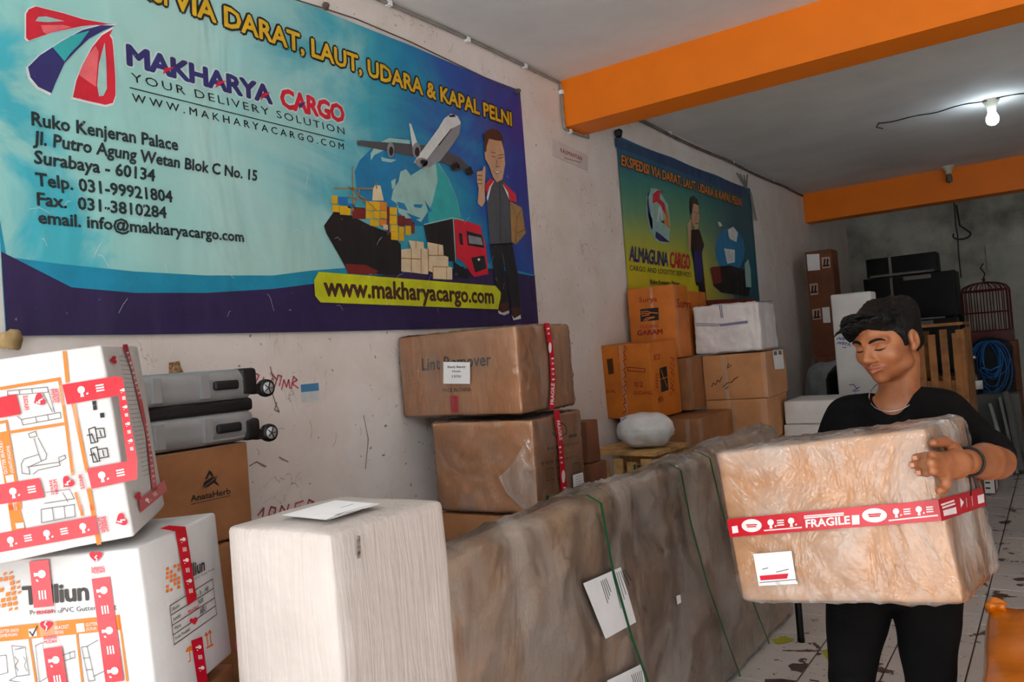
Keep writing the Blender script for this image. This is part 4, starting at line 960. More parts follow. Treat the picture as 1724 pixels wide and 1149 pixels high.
def strap(pts, nm='strap'):
    P = [np.array(p) for p in pts]; V = []; F = []
    for i, p in enumerate(P):
        V += [p + np.array([0, -.008, 0]), p + np.array([0, .008, 0])]
        if i: F.append((2 * i - 2, 2 * i - 1, 2 * i + 1, 2 * i))
    return obj(nm, V, F, K_GREEN, g)
for tops, bots in (((1002, 836), (1100, 1149)), ((1140, 800), (1242, 1125)), ((1262, 985), (1291, 1072))):
    a = pw.at(tops); b = pw.at(bots); dz = (b - a) / (a[2] - b[2])
    if tops[0] == 1262: a = b - dz * (FZ + .018 - b[2]); 
    e = a + dz * (a[2] - .02); a = a * np.array([1, 1, 0]) + np.array([0, 0, FZ + .02])
    mid = (a + e) / 2 + np.array([.002, -.05, 0])
    strap([np.array([FX0 - .02, a[1] - .05, .9]), np.array([FX0 - .02, a[1] - .02, FZ + .022]), a + np.array([-.03, 0, .004]), a + np.array([.008, .02, -.025]), (a + mid) / 2 + np.array([.004, -.015, 0]), mid, (mid + e) / 2 + np.array([.003, -.01, 0]), e])

# --- wooden slat crate and the white mail bag on it
def crate(label, B, m, nslat, parent_name='wooden_crate', top=True):
    R_ = root(parent_name, tuple(B.p), label, 'crate')
    def bar(n_, a, b, w, t): return obj(n_, *(lambda q: (q.v, q.f))(MB().bar(B.pt(*a), B.pt(*b), w, t)), m, R_)
    for a in (0.04, .96):
        for b in (.04, .96): bar('corner_post', (a, b, 0), (a, b, .98), .05, .05)
    for c in (.06, .72):
        for b in (.02, .98): bar('rail', (0, b, c), (1, b, c), .022, .09)
        for a in (.02, .98): bar('rail', (a, 0, c), (a, 1, c), .022, .09)
    for k in range(nslat):
        t = (k + .5) / nslat
        bar('slat', (t, -.015, .0), (t, -.015, .985 - .02 * (k % 2)), .62 * B.w / nslat, .018)
        bar('slat', (1.015, t, .0), (1.015, t, .985 - .02 * ((k + 1) % 2)), .018, .62 * B.d / nslat)
    if top:
        for k in range(nslat):
            t = (k + .5) / nslat
            o_ = MB().bar(B.pt(-.02, t, 1) + np.array([0, 0, .01]), B.pt(1.02, t, 1) + np.array([0, 0, .01]), .85 * B.d / nslat, .02); o_.build('top_plank', m, R_)
    return R_
CB = Box(.444, 4.122, 0, .437, .444, .918, -3)
crate('low pine slat crate carrying a white plastic mail bag', CB, K_WOOD, 5)
ctr = hz(1071, 757, .94) * .35 + hy(1071, 757, 4.1) * .65
V, F = superbox(.30, .22, .17, .075, 8, 4, .012, 16, 3, .012)
g = root('mail_bag', (.53, 4.07, .958), 'white plastic mail bag lying on the pine slat crate', 'bag')
T_ = lambda V, o, a: (rot3(math.radians(a), 0, 0) @ V.T).T + np.array(o)
obj('bag', T_(V, (.53, 4.07, .958), 20), F, mat('white_poly', '#dcdcdc', .4, .08, 8, .4, 22), g, True)
V2, F2 = superbox(.16, .02, .05, .006, 4, 2); obj('printed_flap', T_(V2, (.50, 4.0, 1.075), 20), F2, mat('poly_print', '#b9b7c4', .4, .3, 40), g, True)

# --- orange cartons by the second banner
zO = zoom(980, 440, .33072); zQ = zoom(1030, 460, .17981)
SU = Box(.20, 5.115, 1.420, .335, .30, .50, 4.8)
g = carton('carton', 'orange carton printed Surya Gudang Garam, high on the stack under the second banner', SU, K_CARD_O, 'orange cartons', tapes=[('front', .49, .56, 0, 1), ('side', 0, .12, 0, 1)])
pf, ps = SU.front(.003), SU.side(.003)
text('print', 'Surya', K_REDINK, *zQ((258, 275), (425, 265), (254, 228)), pf, 1, g, .01)
text('print', 'GUDANG', K_REDINK, *zQ((268, 522), (438, 508), (266, 490)), pf, 1, g, .004)
text('print', 'GARAM', K_REDINK, *zQ((240, 585), (475, 570), (238, 540)), pf, 1, g, .035)
text('print', 'Surya', K_REDINK, *zQ((612, 320), (745, 330), (608, 240)), ps, 1, g, .01)
art('picture_print', K_INK, [zQ((266, 340), (438, 322), (440, 440), (270, 456))], pf, 1, g)
strokes('picture_lines', K_CARD_O, [zQ((275, 365), (330, 358), (370, 372), (430, 375)), zQ((300, 445), (330, 420), (400, 410)), zQ((320, 448), (350, 428), (400, 415)), zQ((275, 385), (300, 378)), zQ((310, 380), (360, 378)), zQ((285, 402), (350, 392))], pf, 2, g, .007)
carton('carton', 'orange carton behind the Surya carton, its edge showing', Box(.185, 5.57, 1.420, .25, .36, .47, 2), K_CARD_O, 'orange cartons')
OL = Box(.192, 4.767, 1.058, .369, .346, .486, -6.9, .8, 2.1)
g = carton('carton', 'orange carton with dark stencils turned askew below the Surya carton', OL, K_CARD_O, 'orange cartons', tapes=[('front', .4, .48, 0, 1)])
pf, ps = OL.front(.003), OL.side(.003)
art('dark_panel', K_BRINK, [zO((125, 500), (155, 494), (163, 572), (135, 578))], pf, 1, g)
art('dark_panel', K_INK, [zO((395, 545), (430, 535), (440, 655), (405, 668))], ps, 1, g)
strokes('panel_lines', K_CARD_O, [zO((402, 560), (432, 640)), zO((402, 600), (434, 590))], ps, 2, g, .006)
for s, A, B, C, P_ in (('EVAL', (125, 672), (172, 670), (124, 655), pf), ('GUDANG', (262, 680), (358, 680), (260, 662), pf), ('02', (268, 640), (312, 640), (265, 615), pf), ('E2', (368, 505), (398, 498), (366, 478), ps), ('85', (388, 720), (415, 712), (386, 695), ps)):
    text('stencil', s, K_REDINK, *(zO(p)[0] for p in (A, B, C)), P_, 1, g, .01)
strokes('stencil_lines', K_REDINK, [zO((232, 540), (320, 548), (320, 565), (234, 558), (232, 540))] + [zO((215 + k % 2 * 8, 430 + k * 22), (210 + (k + 1) % 2 * 12, 445 + k * 22)) for k in range(16)], pf, 1, g, .006)
strokes('stencil_lines', K_REDINK, [zO((375, 575 + k * 16), (388, 580 + k * 16)) for k in range(5)] + [zO((450 + k % 2 * 14, 490 + k * 13), (470 - k % 3 * 8, 500 + k * 13)) for k in range(15)], ps, 1, g, .006)
carton('carton', 'brown carton between the orange cartons and the lower one, its edge showing', Box(.24, 5.155, 1.06, .36, .28, .354, 0), K_CARD2, None, tapes=[('side', 0, .2, 0, 1)])
carton('carton', 'brown carton directly under the askew orange carton', Box(.36, 4.93, .70, .52, .62, .342, 0), K_CARD2, None, tapes=[('front', .84, .90, 0, 1), ('side', 0, .1, 0, 1)])
carton('carton', 'brown carton on the floor under the orange cartons', Box(.36, 4.93, 0, .52, .62, .695, 0), K_CARD2, None)
# --- stack with the white bagged carton on top
WB = Box(.57, 5.60, 1.432, .452, .535, .330, 5.1)
M_WPOLY = mat('white_poly_wrap', '#e3e0e2', .3, .05, 6, .5, 12)
g = carton('carton', 'white plastic-wrapped carton on top of the plain brown stack', WB, M_WPOLY, None, wob=.006, r=.012, wf=9, n=30, ridge=.006)
pf, ps = WB.front(.011), WB.side(.011)
K_MAUVE = mat('mauve_print', '#7f7fa0', .5, .1)
art('printed_strip', K_MAUVE, [zQ((778, 470), (1020, 475), (1020, 482), (785, 478)), zQ((1000, 480), (1270, 445), (1275, 470), (1020, 500)), zQ((1003, 300), (1012, 300), (1032, 420), (1022, 422)), zQ((1020, 298), (1028, 298), (1045, 418), (1036, 420)), zQ((785, 490), (1000, 490), (1000, 497), (788, 497))], pf, 1, g)
strokes('side_tape_lines', K_MAUVE, [zQ((1415, 265), (1445, 690)), zQ((1350, 270), (1500, 262))], ps, 1, g, .006)  # mauve tape lines across the side
gb = 'plain brown cartons'
g = carton('carton', 'brown taped carton with pencilled writing and a paper slip, under the white wrapped carton', Box(.618, 5.60, 1.104, .433, .62, .31, 4.2), K_CARD, gb, tapes=[('front', .3, .4, 0, 1), ('front', .93, 1, 0, 1), ('side', 0, .1, 0, 1)])
BR1 = Box(.618, 5.60, 1.104, .433, .62, .31, 4.2); pf, ps = BR1.front(.005), BR1.side(.005)
strokes('pencil_note', K_INK, [zO((660, 640), (668, 620), (680, 630), (690, 605), (700, 615), (712, 590)), zO((720, 640), (740, 620), (760, 618), (775, 600), (795, 590)), zO((730, 650), (745, 640)), zO((745, 520), (740, 545), (760, 530))], pf, 1, g, .005)
art('paper_slip', K_PAPER, [zO((968, 455), (1020, 450), (1030, 548), (980, 552))], ps, 1, g)
art('slip_print', K_GREYINK, [zO((974, 460), (990, 458), (992, 478), (976, 480)), zO((998, 457), (1014, 455), (1016, 475), (1000, 477))], ps, 2, g)
carton('carton', 'brown taped carton in the plain stack, second below the white wrapped carton', Box(.611, 5.60, .812, .418, .62, .289, 4), K_CARD, gb, tapes=[('front', .38, .47, 0, 1), ('front', .9, 1, 0, 1)])
carton('carton', 'brown taped carton in the plain stack, third below the white wrapped carton', Box(.615, 5.60, .41, .425, .62, .398, 3), K_CARD, gb, tapes=[('front', .3, .4, 0, 1)])
carton('carton', 'brown taped carton on the floor at the foot of the plain stack', Box(.615, 5.60, 0, .43, .62, .407, 2), K_CARD, gb)
# --- styrofoam boxes
carton('foam_box', 'white foam box on top of a second flat foam box behind the man', Box(1.13, 5.95, .88, .60, .48, .165, 1.4), K_FOAM, 'white foam boxes', r=.012)
carton('foam_box', 'flat white foam box under another, behind the man', Box(1.13, 5.93, .735, .61, .48, .143, 0), K_FOAM, 'white foam boxes', r=.012)
carton('carton', 'brown carton on the floor under the flat foam boxes', Box(1.13, 5.94, 0, .56, .46, .728, 0), K_CARD2, None)
TW = Box(1.15, 6.75, .46, .304, .2, 1.35, .8)
g = carton('foam_box', 'tall narrow white foam box standing upright with blue handwriting', TW, K_FOAM, None, r=.014)
pf = TW.front(.003); zT = zoom(1370, 490, .2176); K_BLUEINK = mat('blue_marker', '#3a3f95', .5, 0)
strokes('handwriting', K_BLUEINK, [zT((178, 378), (198, 362), (205, 380), (215, 360)), zT((222, 378), (225, 362), (240, 365), (236, 380), (222, 378)), zT((250, 382), (255, 366), (268, 370), (262, 385)), zT((178, 412), (195, 395), (203, 412), (212, 396)), zT((218, 412), (222, 398), (235, 400), (230, 415), (218, 412)), zT((240, 402), (262, 405)), zT((252, 404), (246, 422)), zT((262, 425), (275, 405), (284, 430)), zT((225, 438), (250, 440)),
    zT((275, 728), (310, 725), (335, 760)), zT((300, 775), (355, 745)), zT((310, 780), (350, 770)), zT((310, 815), (320, 795), (340, 800), (335, 820))], pf, 1, g, .006)
carton('carton', 'brown carton raising the tall narrow foam box', Box(1.15, 6.78, 0, .5, .4, .458, 0), K_CARD2, None)
# ------------------------------------------------------------------ deeper in the shop
def bxw(name, label, cat, lo, hi, m, group=None, yaw=0, **kw):
    B = Box((lo[0] + hi[0]) / 2, (lo[1] + hi[1]) / 2, lo[2], hi[0] - lo[0], hi[1] - lo[1], hi[2] - lo[2], yaw)
    return carton(name, label, B, m, group, cat, **kw), B
# tall carton with arrow labels near the far beam
p0, p1 = hy(1355, 425, 9.2), hy(1399, 418, 9.2)
zK = zoom(1290, 380, .2263)
g, TB = bxw('carton', 'tall brown carton with handling-arrow stickers standing below the far beam', 'box', (p0[0], 9.2, 1.25), (p1[0], 9.5, p0[2]), K_CARD_R, wob=.002)
pf = TB.front(.004)
art('sticker', K_PAPER, [zK((300, 215), (395, 210), (400, 330), (310, 338)), zK((415, 612), (470, 605), (480, 722), (425, 725))], pf, 1, g)
K_PEACH = mat('sticker_peach', '#c9a591', .6, .05)
art('arrow_sticker', K_PEACH, [zK((412, 238), (472, 232), (478, 312), (418, 320)), zK((322, 435), (382, 428), (388, 512), (330, 520)), zK((340, 625), (402, 615), (410, 695), (348, 702))], pf, 1, g)
strokes('arrow_print', K_INK, [q for x, y in ((445, 275), (355, 472), (376, 660)) for q in (zK((x - 12, y + 18), (x - 10, y - 22)), zK((x + 10, y + 16), (x + 12, y - 24)), zK((x - 20, y + 26), (x + 22, y + 22)))], pf, 2, g, .02)
bxw('carton', 'dark carton under the tall carton with arrow stickers', 'box', (p0[0] + .02, 9.15, .62), (p0[0] + .40, 9.6, 1.248), K_CARD_R, None)
bxw('carton', 'dark carton on the floor under the tall carton with arrow stickers', 'box', (p0[0] + .02, 9.12, 0), (p0[0] + .42, 9.6, .610), K_CARD_R, None)
# bundles of plastic behind the brown stack
def lump(name, label, cat, o, s, m, seed, wob=.04, r=.4, parts=()):
    V, F = superbox(s[0], s[1], s[2], min(s) * r, 8, 3, wob, 7, seed, .02)
    return solo(name, V + np.array(o), F, m, label, cat, None, True)
q = hy(1348, 640, 6.9)
lump('bag', 'black bin bag slumped behind the brown carton stack', 'bag', (.96, 7.29, .0), (.36, .42, q[2] + .12), K_BLACKWRAP, 4)
q = hy(1385, 632, 7.6)
lump('bundle', 'blue plastic bundle beside the black bin bag', 'bag', (1.22, 7.75, .0), (.34, .4, q[2] + .10), mat('blue_poly', '#3a6aa0', .35, .2, 9, .5, 14), 6)
lump('bundle', 'pale grey plastic bundle behind the blue one', 'bag', (.62, 8.35, 0), (.6, .4, 1.2), mat('grey_poly', '#9ba3a6', .35, .15, 9, .5, 14), 8)
# black wrapped boxes
a, b = hy(1457, 438, 9.1), hy(1577, 436, 9.1)
z1 = hy(1500, 466, 9.1)[2]
gk = 'black wrapped boxes'
bxw('wrapped_box', 'black film-wrapped box on top of the dark stack behind the man', 'box', (a[0], 9.1, z1 + .006), (b[0], 9.36, a[2]), K_BLACKWRAP, gk, wob=.005, tapes=[('front', .33, .37, 0, 1), ('front', .05, .95, .0, .12)])
zz = z1; c = hy(1612, 500, 9.05)
for k, (h_, dx) in enumerate(((.47, .0), (.55, .03), (.50, .0))):
    bxw('wrapped_box', ('wide black film-wrapped box directly under the topmost black box', 'wide black film-wrapped box in the middle of the dark stack', 'wide black film-wrapped box on the floor at the foot of the dark stack')[k], 'box', (a[0] - .02 + dx, 9.0, max(0, zz - h_ + .008) if k < 2 else 0), (c[0] - dx, 9.38, zz - .008), K_BLACKWRAP, gk, wob=.006, tapes=[('front', .3, .33, 0, 1), ('front', .45, .75, .88, .97)])
    zz -= h_
a2, b2_ = hy(1585, 465, 8.2), hy(1628, 470, 8.2)
g = lump('bag', 'lumpy black bag hung with tags right of the black boxes', 'bag', (float(hy(1602, 500, 10.0)[0]), 10.05, 0), (.14, .2, 2.05), K_BLACKWRAP, 9)
# tall wooden crate
WC = Box(0, 0, 0, 1, 1, 1)
a, b = hy(1537, 551, 6.1), hy(1618, 549, 6.1)
WC = Box((a[0] + b[0]) / 2, 6.35, 0, b[0] - a[0], .5, a[2] - .01, 0)
crate('tall wooden slat crate standing behind the man', WC, K_WOOD_D, 4, top=True)
# bird cage
CYG = 10.7; p = hy(1660, 520, CYG); ct = hy(1660, 575, CYG)[2]; cw = .25
g = root('bird_cage', (p[0], CYG, ct), 'dark red wire bird cage with arched top on the dark carton', 'cage')
K_MAROON = mat('maroon_wire', '#5a1c1c', .45, .1)
top = hy(1660, 478, CYG)[2]
MB().box((p[0] - cw, CYG - cw, ct), (p[0] + cw, CYG + cw, ct + .12)).build('base_tray', K_MAROON, g)
bars = MB(); rings = MB()
for k in range(24):
    a_ = 2 * math.pi * k / 24; x, y = cw * math.cos(a_), cw * math.sin(a_)
    pts = [(p[0] + x, CYG + y, ct + .1), (p[0] + x, CYG + y, top - .08)] + [(p[0] + x * math.cos(t), CYG + y * math.cos(t), top - .08 + .1 * math.sin(t)) for t in (.5, 1.0, 1.4)]
    MB().tube(pts, .006, 5).build('bar', K_MAROON, g)
for z_ in (ct + .12, (ct + top) / 2, top - .08): MB().tube([(p[0] + cw * math.cos(t), CYG + cw * math.sin(t), z_) for t in np.linspace(0, 2 * math.pi, 25)[:-1]], .009, 6, True).build('hoop', K_MAROON, g)
MB().lathe([(.0, 0), (.03, .0), (.012, .03), (.02, .06), (.0, .08)], (p[0], CYG, top), 'z', 10).build('finial', K_MAROON, g)
MB().tube([(p[0], CYG, top + .06), (p[0] + .02, CYG, top + .12), (p[0] - .02, CYG, top + .19), (p[0] + .015, CYG, top + .24)], .007, 5).build('hook', K_BLACK, g)
cage_w = .21
bxw('carton', 'dark carton carrying the bird cage', 'box', (p[0] - .28, CYG - .28, .7), (p[0] + .28, CYG + .28, ct - .004), K_CARD_R, None)
bxw('carton', 'dark carton on the floor under the bird cage', 'box', (p[0] - .28, CYG - .28, 0), (p[0] + .28, CYG + .28, .69), K_CARD_R, None)
# blue rope coil draped over a dark sack
q = hy(1668, 600, 9.85)
SKV = root('sack', (q[0], 9.98, 0), 'dark sack standing in front of the bird cage cartons', 'sack')
V, F = superbox(.36, .26, hy(1668, 572, 9.85)[2], .09, 8, 3, .02, 6, 5, .02); obj('body', V + np.array([q[0], 9.98, 0]), F, mat('dark_sacking', '#23262c', .8, .2, 8, .4, 40), SKV, True)
K_BLUEROPE = mat('blue_rope', '#1f62a8', .5, .15, 30)
g = root('rope_coil', (q[0], 9.80, .6), 'blue rope coil hanging on the dark sack', 'rope')
rr = random.Random(5); ztop = hy(1668, 571, 9.85)[2]
for k in range(9):
    dx = rr.uniform(-.05, .05); w_ = rr.uniform(.07, .17); L = rr.uniform(.35, .6)
    pts = [(q[0] + dx + w_ * math.sin(t) * (1 if t < math.pi else 1), 9.805 - .012 * k + .02 * math.cos(t), ztop - .02 - L / 2 + L / 2 * math.cos(t)) for t in np.linspace(0, 2 * math.pi, 22)[:-1]]
    MB().tube(pts, .0065, 6, True).build('loop', K_BLUEROPE, g)
MB().tube([(q[0] - .08, 9.70, ztop - .3), (q[0], 9.68, ztop - .33), (q[0] + .09, 9.70, ztop - .28)], .012, 6).build('binding', K_BLUEROPE, g)
# leaning pale boards at the right edge
K_BOARD = mat('pale_board', '#9aa09f', .6, .08, 4); K_BOARD2 = mat('grey_board', '#5f6261', .6, .1, 4)
def board(label, foot, head, w, t, m):
    foot, head = np.array(foot, float), np.array(head, float); u = head - foot; L = np.linalg.norm(u); u /= L
    s = np.array([0, 1.0, 0]); s -= u * np.dot(s, u); s /= np.linalg.norm(s); n = np.cross(u, s)
    V, F = superbox(t, w, L, .006, 2, 2)
    return solo('board', (np.stack([n, s, u], 1) @ V.T).T + foot + np.array([0, 0, .01]), F, m, label, 'board', 'boards leaning beside the aisle', True, origin=foot)
f0 = hz(1702, 803); f1 = hz(1716, 800)
h0 = hy(1668, 684, 9.18); h1 = hy(1684, 672, 9.2)
board('narrow pale board leaning, the front one of the pair beside the aisle', f0, h0, .10, .03, K_BOARD)
board('wide grey board with pale edge leaning behind the narrow one', f1 + np.array([.03, .05, 0]), h1 + np.array([.06, .05, .02]), .32, .05, K_BOARD2)
board('pale board strip leaning against the wide grey board', f1 + np.array([-.01, -.02, 0]), h1 + np.array([.0, .0, 0]), .07, .03, K_BOARD)
bxw('carton', 'grey carton supporting the leaning boards', 'box', (hy(1647, 690, 9.55)[0] - .09, 9.42, 0), (2.1, 9.7, .742), K_BOARD2, None)
# small carton on the floor beside the boards
f = hz(1650, 832)
g, SBX = bxw('carton', 'small dark red carton with a white printed label on the floor tiles', 'box', (f[0] - .06, f[1] - .02, .002), (f[0] + .12, f[1] + .4, .24), mat('dark_red_carton', '#6a2e2c', .6, .1), None)
strips('white_label', SBX, K_PAPER, g, [('front', .45, .98, .04, .98)], .004)
strips('label_print', SBX, K_INK, g, [('front', .6, .8, .2 + .2 * k, .26 + .2 * k) for k in range(4)], .006)
strips('white_label', SBX, K_PAPER, g, [('side', .05, .6, .1, .9)], .004)
# bottle on the carton that holds up the boards
q = hy(1647, 690, 9.55); q[2] = .745
g = root('bottle', tuple(q), 'dark glass bottle standing on the carton behind the leaning boards', 'bottle')
MB().lathe([(.0, 0), (.055, .0), (.06, .02), (.06, .2), (.025, .28), (.022, .36)], q, 'z', 14).build('body', mat('dark_glass', '#1b1d24', .12, 0), g, True)
MB().lathe([(.0, .36), (.026, .36), (.026, .40), (.0, .405)], q, 'z', 12).build('cap', K_CHROME, g, True)
MB().lathe([(.0605, .05), (.0615, .05), (.0615, .14), (.0605, .14)], q, 'z', 14).build('paper_band', K_PAPER, g, True)
# ------------------------------------------------------------------ wall details
pwall = Plane((.002, 0, 0), (1, 0, 0))
# red and grey marker scribbles and scratches on the plaster
K_MARK = mat('red_marker', '#c25a66', .7, .2, 30); K_SCR = mat('scratch_pale', '#e6ddd6', .8, 0); K_SCD = mat('scratch_dark', '#7d6c60', .8, 0)
zP = zoom(370, 600, .25)
strokes('marker_scribble', K_MARK, [[(402, 632), (406, 626), (412, 628), (414, 640)], [(418, 640), (424, 626), (436, 632), (430, 645)], [(438, 650), (444, 636)], [(446, 648), (450, 640), (454, 650), (458, 638)], [(462, 652), (468, 632), (474, 634), (470, 650)], [(474, 656), (478, 640), (482, 652), (486, 640), (488, 654)], [(490, 655), (494, 634), (500, 640), (492, 646), (502, 654)], [(456, 628), (466, 640)]], pwall, 1, WALL_L, .006)
strokes('marker_scribble', K_MARK, [[(434, 868), (444, 856), (442, 870)], [(452, 868), (456, 854), (464, 856), (462, 868), (452, 868)], [(470, 866), (474, 852), (482, 864), (486, 850)], [(494, 862), (498, 848), (510, 844)], [(496, 856), (506, 853)], [(515, 860), (520, 842), (528, 846), (518, 852)]], pwall, 1, WALL_L, .007)
art('blue_sticker', mat('blue_sticker', '#4a86b4', .5, .1), [[(506, 648), (536, 645), (537, 658), (507, 661)]], pwall, 1, WALL_L)
art('pale_sticker', mat('pale_sticker', '#cfd4d4', .5, .1), [[(507, 661), (537, 658), (538, 674), (508, 678)]], pwall, 1, WALL_L)
art('glue_residue', mat('glue_residue', '#a88660', .8, .6, 90), [[(284, 611), (302, 608), (305, 620), (309, 627), (284, 629)]], pwall, 1, WALL_L)
rw = random.Random(21); L1 = []; L2 = []
for i in range(90):
    y = rw.uniform(1.2, 5.0); z = rw.uniform(.95, 1.66) if y < 3.9 else rw.uniform(.9, 3.0)
    if rw.random() < .12: z = rw.uniform(3.1, 3.2)
    a = rw.gauss(1.3, .8); L = rw.uniform(.01, .09)
    P = [(.0, y + t * L * math.cos(a + .5 * t), z + t * L * math.sin(a + .5 * t)) for t in (0, .4, .7, 1)]
    (L1 if rw.random() < .55 else L2).append([tuple(PC + FOC * (lambda q: q[:2] / q[2])(RW.T @ (np.array(p) - CAM))) for p in P])
strokes('scratches', K_SCR, L1, pwall, 1, WALL_L, .0022); strokes('scratches', K_SCD, L2, pwall, 1, WALL_L, .0015)
strokes('plaster_crack', K_SCD, [[(455, 618), (460, 640), (459, 665), (464, 680), (470, 694), (462, 690), (466, 678)], [(420, 785), (432, 778), (448, 786)], [(470, 770), (485, 778)], [(612, 700), (620, 740), (615, 790)]], pwall, 1, WALL_L, .004)
# KALIMANTAN paper sign
g = root('paper_sign', (0.004, hx(960, 262)[1], hx(960, 285)[2]), 'pale paper sign reading KALIMANTAN stuck below the orange beam', 'sign')
pk = Plane((.006, 0, 0), (1, 0, 0))
sg = [pk.at(p) for p in ((930, 233), (990, 262), (990, 288), (931, 262))]
obj('paper', sg + [q - np.array([.004, 0, 0]) for q in sg], [(3, 2, 1, 0), (4, 5, 6, 7), (0, 1, 5, 4), (1, 2, 6, 5), (2, 3, 7, 6), (3, 0, 4, 7)], mat('sign_paper', '#d3c9c7', .6, .05), g)
text('lettering', 'KALIMANTAN', K_REDINK, (944, 256), (980, 271), (943, 249), pk, 1, g, .02)
strokes('underline', K_REDINK, [[(950, 266), (978, 274)]], pk, 1, g, .004)
# cables along the ceiling corner and round the beam
cz = CEIL - .02
def cable(name, label, pts, r, m, clips=()):
    g = root(name, tuple(pts[0]), label, 'cable')
    MB().tube(pts, r, 6).build('cable', m, g)
    for c_ in clips: MB().box((c_[0] - .012, c_[1] - .012, c_[2] - .012), (c_[0] + .014, c_[1] + .012, c_[2] + .012)).build('clip', K_PAPER, g)
    return g
P = [(.018, y, cz + .008 * math.sin(y * 2.3)) for y in np.linspace(.6, by0 - .03, 24)]
P += [(.018, by0 - .018, cz - .05), (.018, by0 - .018, bz + .05), (.018, by0 - .012, bz - .01), (.018, by0 + .04, bz - .02), (.018, by0 + .12, bz - .018), (.018, by1 + .03, bz - .016), (.018, by1 + .03, cz - .02), (.018, by1 + .1, cz)]
cable('wall_cable', 'grey cable clipped along the ceiling corner and under the near beam', P, .009, K_CABLE, [(.018, y, cz) for y in (2.2, 2.75, 3.35, 3.9)] + [(.018, by0 - .018, cz - .06), (.018, by0 + .05, bz - .02)])
P = [(.02, y, CEIL - .025 - .014 * abs(math.sin(y * 1.7))) for y in np.linspace(by1 + .15, 10.0, 30)]
cable('wall_cable', 'dusty cable run along the ceiling above the second banner', P, .013, mat('dusty_cable', '#6e655d', .8, .2), [(.02, y, CEIL - .02) for y in (6.0, 7.5, 8.8)])
# bare bulb on the ceiling
def socket(name, label, p, lit):
    g = root(name, tuple(p), label, 'lamp')
    MB().lathe([(.0, 0), (.062, 0), (.06, -.012), (.035, -.05), (.03, -.09), (.0, -.09)][::-1], p, 'z', 20).build('socket', mat('old_white_plastic', '#c9c5b4', .5, .08), g, True)
    return g
lp = hz(1668, 168, CEIL)
g = socket('ceiling_bulb', 'lit white bulb in a ceiling socket on a thin wire', lp, True)
bo = MB().lathe([(.0, .0), (.022, -.0), (.028, -.02), (.042, -.05), (.046, -.075), (.038, -.1), (.02, -.115), (.0, -.118)][::-1], lp + np.array([0, 0, -.085]), 'z', 20)
bo.build('bulb', emis('lit_bulb', '#dff4ff', 38), g, True)
w0, w1 = hz(1480, 206, CEIL), hz(1740, 152, CEIL)
cable('ceiling_wire', 'thin dark wire stapled across the ceiling to the lit bulb', [w0 * (1 - t) + w1 * t + np.array([0, .03 * math.sin(t * 7), -.008 - .006 * math.sin(t * 20)]) for t in np.linspace(0, 1, 24)], .005, K_CABLE_B)
MB().tube([w0 + np.array([0, .0, -.004]), w0 + np.array([-.03, .03, -.03]), w0 + np.array([.02, .05, -.05])], .006, 5).build('wire_end', K_CABLE_B, [o for o in bpy.data.objects if o.name.startswith('ceiling_wire')][0])
p = hy(1597, 293, 10.08); p[2] += .0
lq = hit(1597, 284, (0, 9.95, 0), np.array([0, 1.0, 0])); lq[2] = CEIL
lq = np.array([hy(1597, 290, 9.95)[0], 9.95, CEIL])
g = socket('ceiling_bulb', 'unlit bulb in a white ceiling socket before the far beam', lq, False)
MB().lathe([(.0, .0), (.022, 0), (.03, -.03), (.035, -.06), (.03, -.09), (.0, -.105)][::-1], lq + np.array([0, 0, -.088]), 'z', 16).build('bulb', mat('unlit_glass', '#55534c', .2, 0), g, True)
# hanging wire with a loop, in front of the back wall
c0, c1, c2 = hy(1606, 338, 10.6), hy(1612, 395, 10.6), hy(1618, 468, 10.6)
g = root('hanging_wire', tuple(c2), 'black wire with a loop hanging below the far beam', 'cable')
MB().tube([c0 * np.array([1, 1, 0]) + np.array([0, 0, CEIL - .002]), c0, hy(1609, 380, 10.6), c1, hy(1614, 430, 10.6), c2], .008, 6).build('wire', K_CABLE_B, g)
lc = hy(1619, 393, 10.58)
MB().tube([lc + np.array([.09 * math.cos(t), 0, .05 * math.sin(t) - .02]) for t in np.linspace(2.6, 6.8, 16)] + [hy(1616, 380, 10.6), hy(1610, 345, 10.6)], .011, 6).build('loop', K_CABLE_B, g)

# ------------------------------------------------------------------ foreground and aisle
OZ = .6; a = hz(1672, 1012, OZ)
OB = Box(a[0] + .36, a[1] - .42, 0, .72, .84, OZ, 2)
g = carton('parcel', 'parcel in bright orange plastic film on the floor by the aisle', OB, K_ORANGE2, None, 'parcel', wob=.018, r=.035, n=14, wf=6, bulge=.01)
V, F = superbox(.06, .05, .05, .02, 4, 3, .016, 40, 3); obj('gathered_corner', V + OB.pt(0.03, .93, .96), F, K_ORANGE2, g, True)
# thin black pole behind the carried carton
f = hz(1349, 1081); g = root('pole', (f[0], f[1], 0), 'thin black metal pole stand on the tiles behind the carried carton', 'pole')
MB().lathe([(.0, 0), (.018, 0), (.018, .015), (.0165, .02), (.0165, .74), (.0, .745)], f, 'z', 16).build('pole', K_METAL_BLACK, g, True)
MB().lathe([(.0, .74), (.05, .74), (.05, .76), (.0, .765)], f, 'z', 18).build('cap_plate', K_METAL_BLACK, g, True)

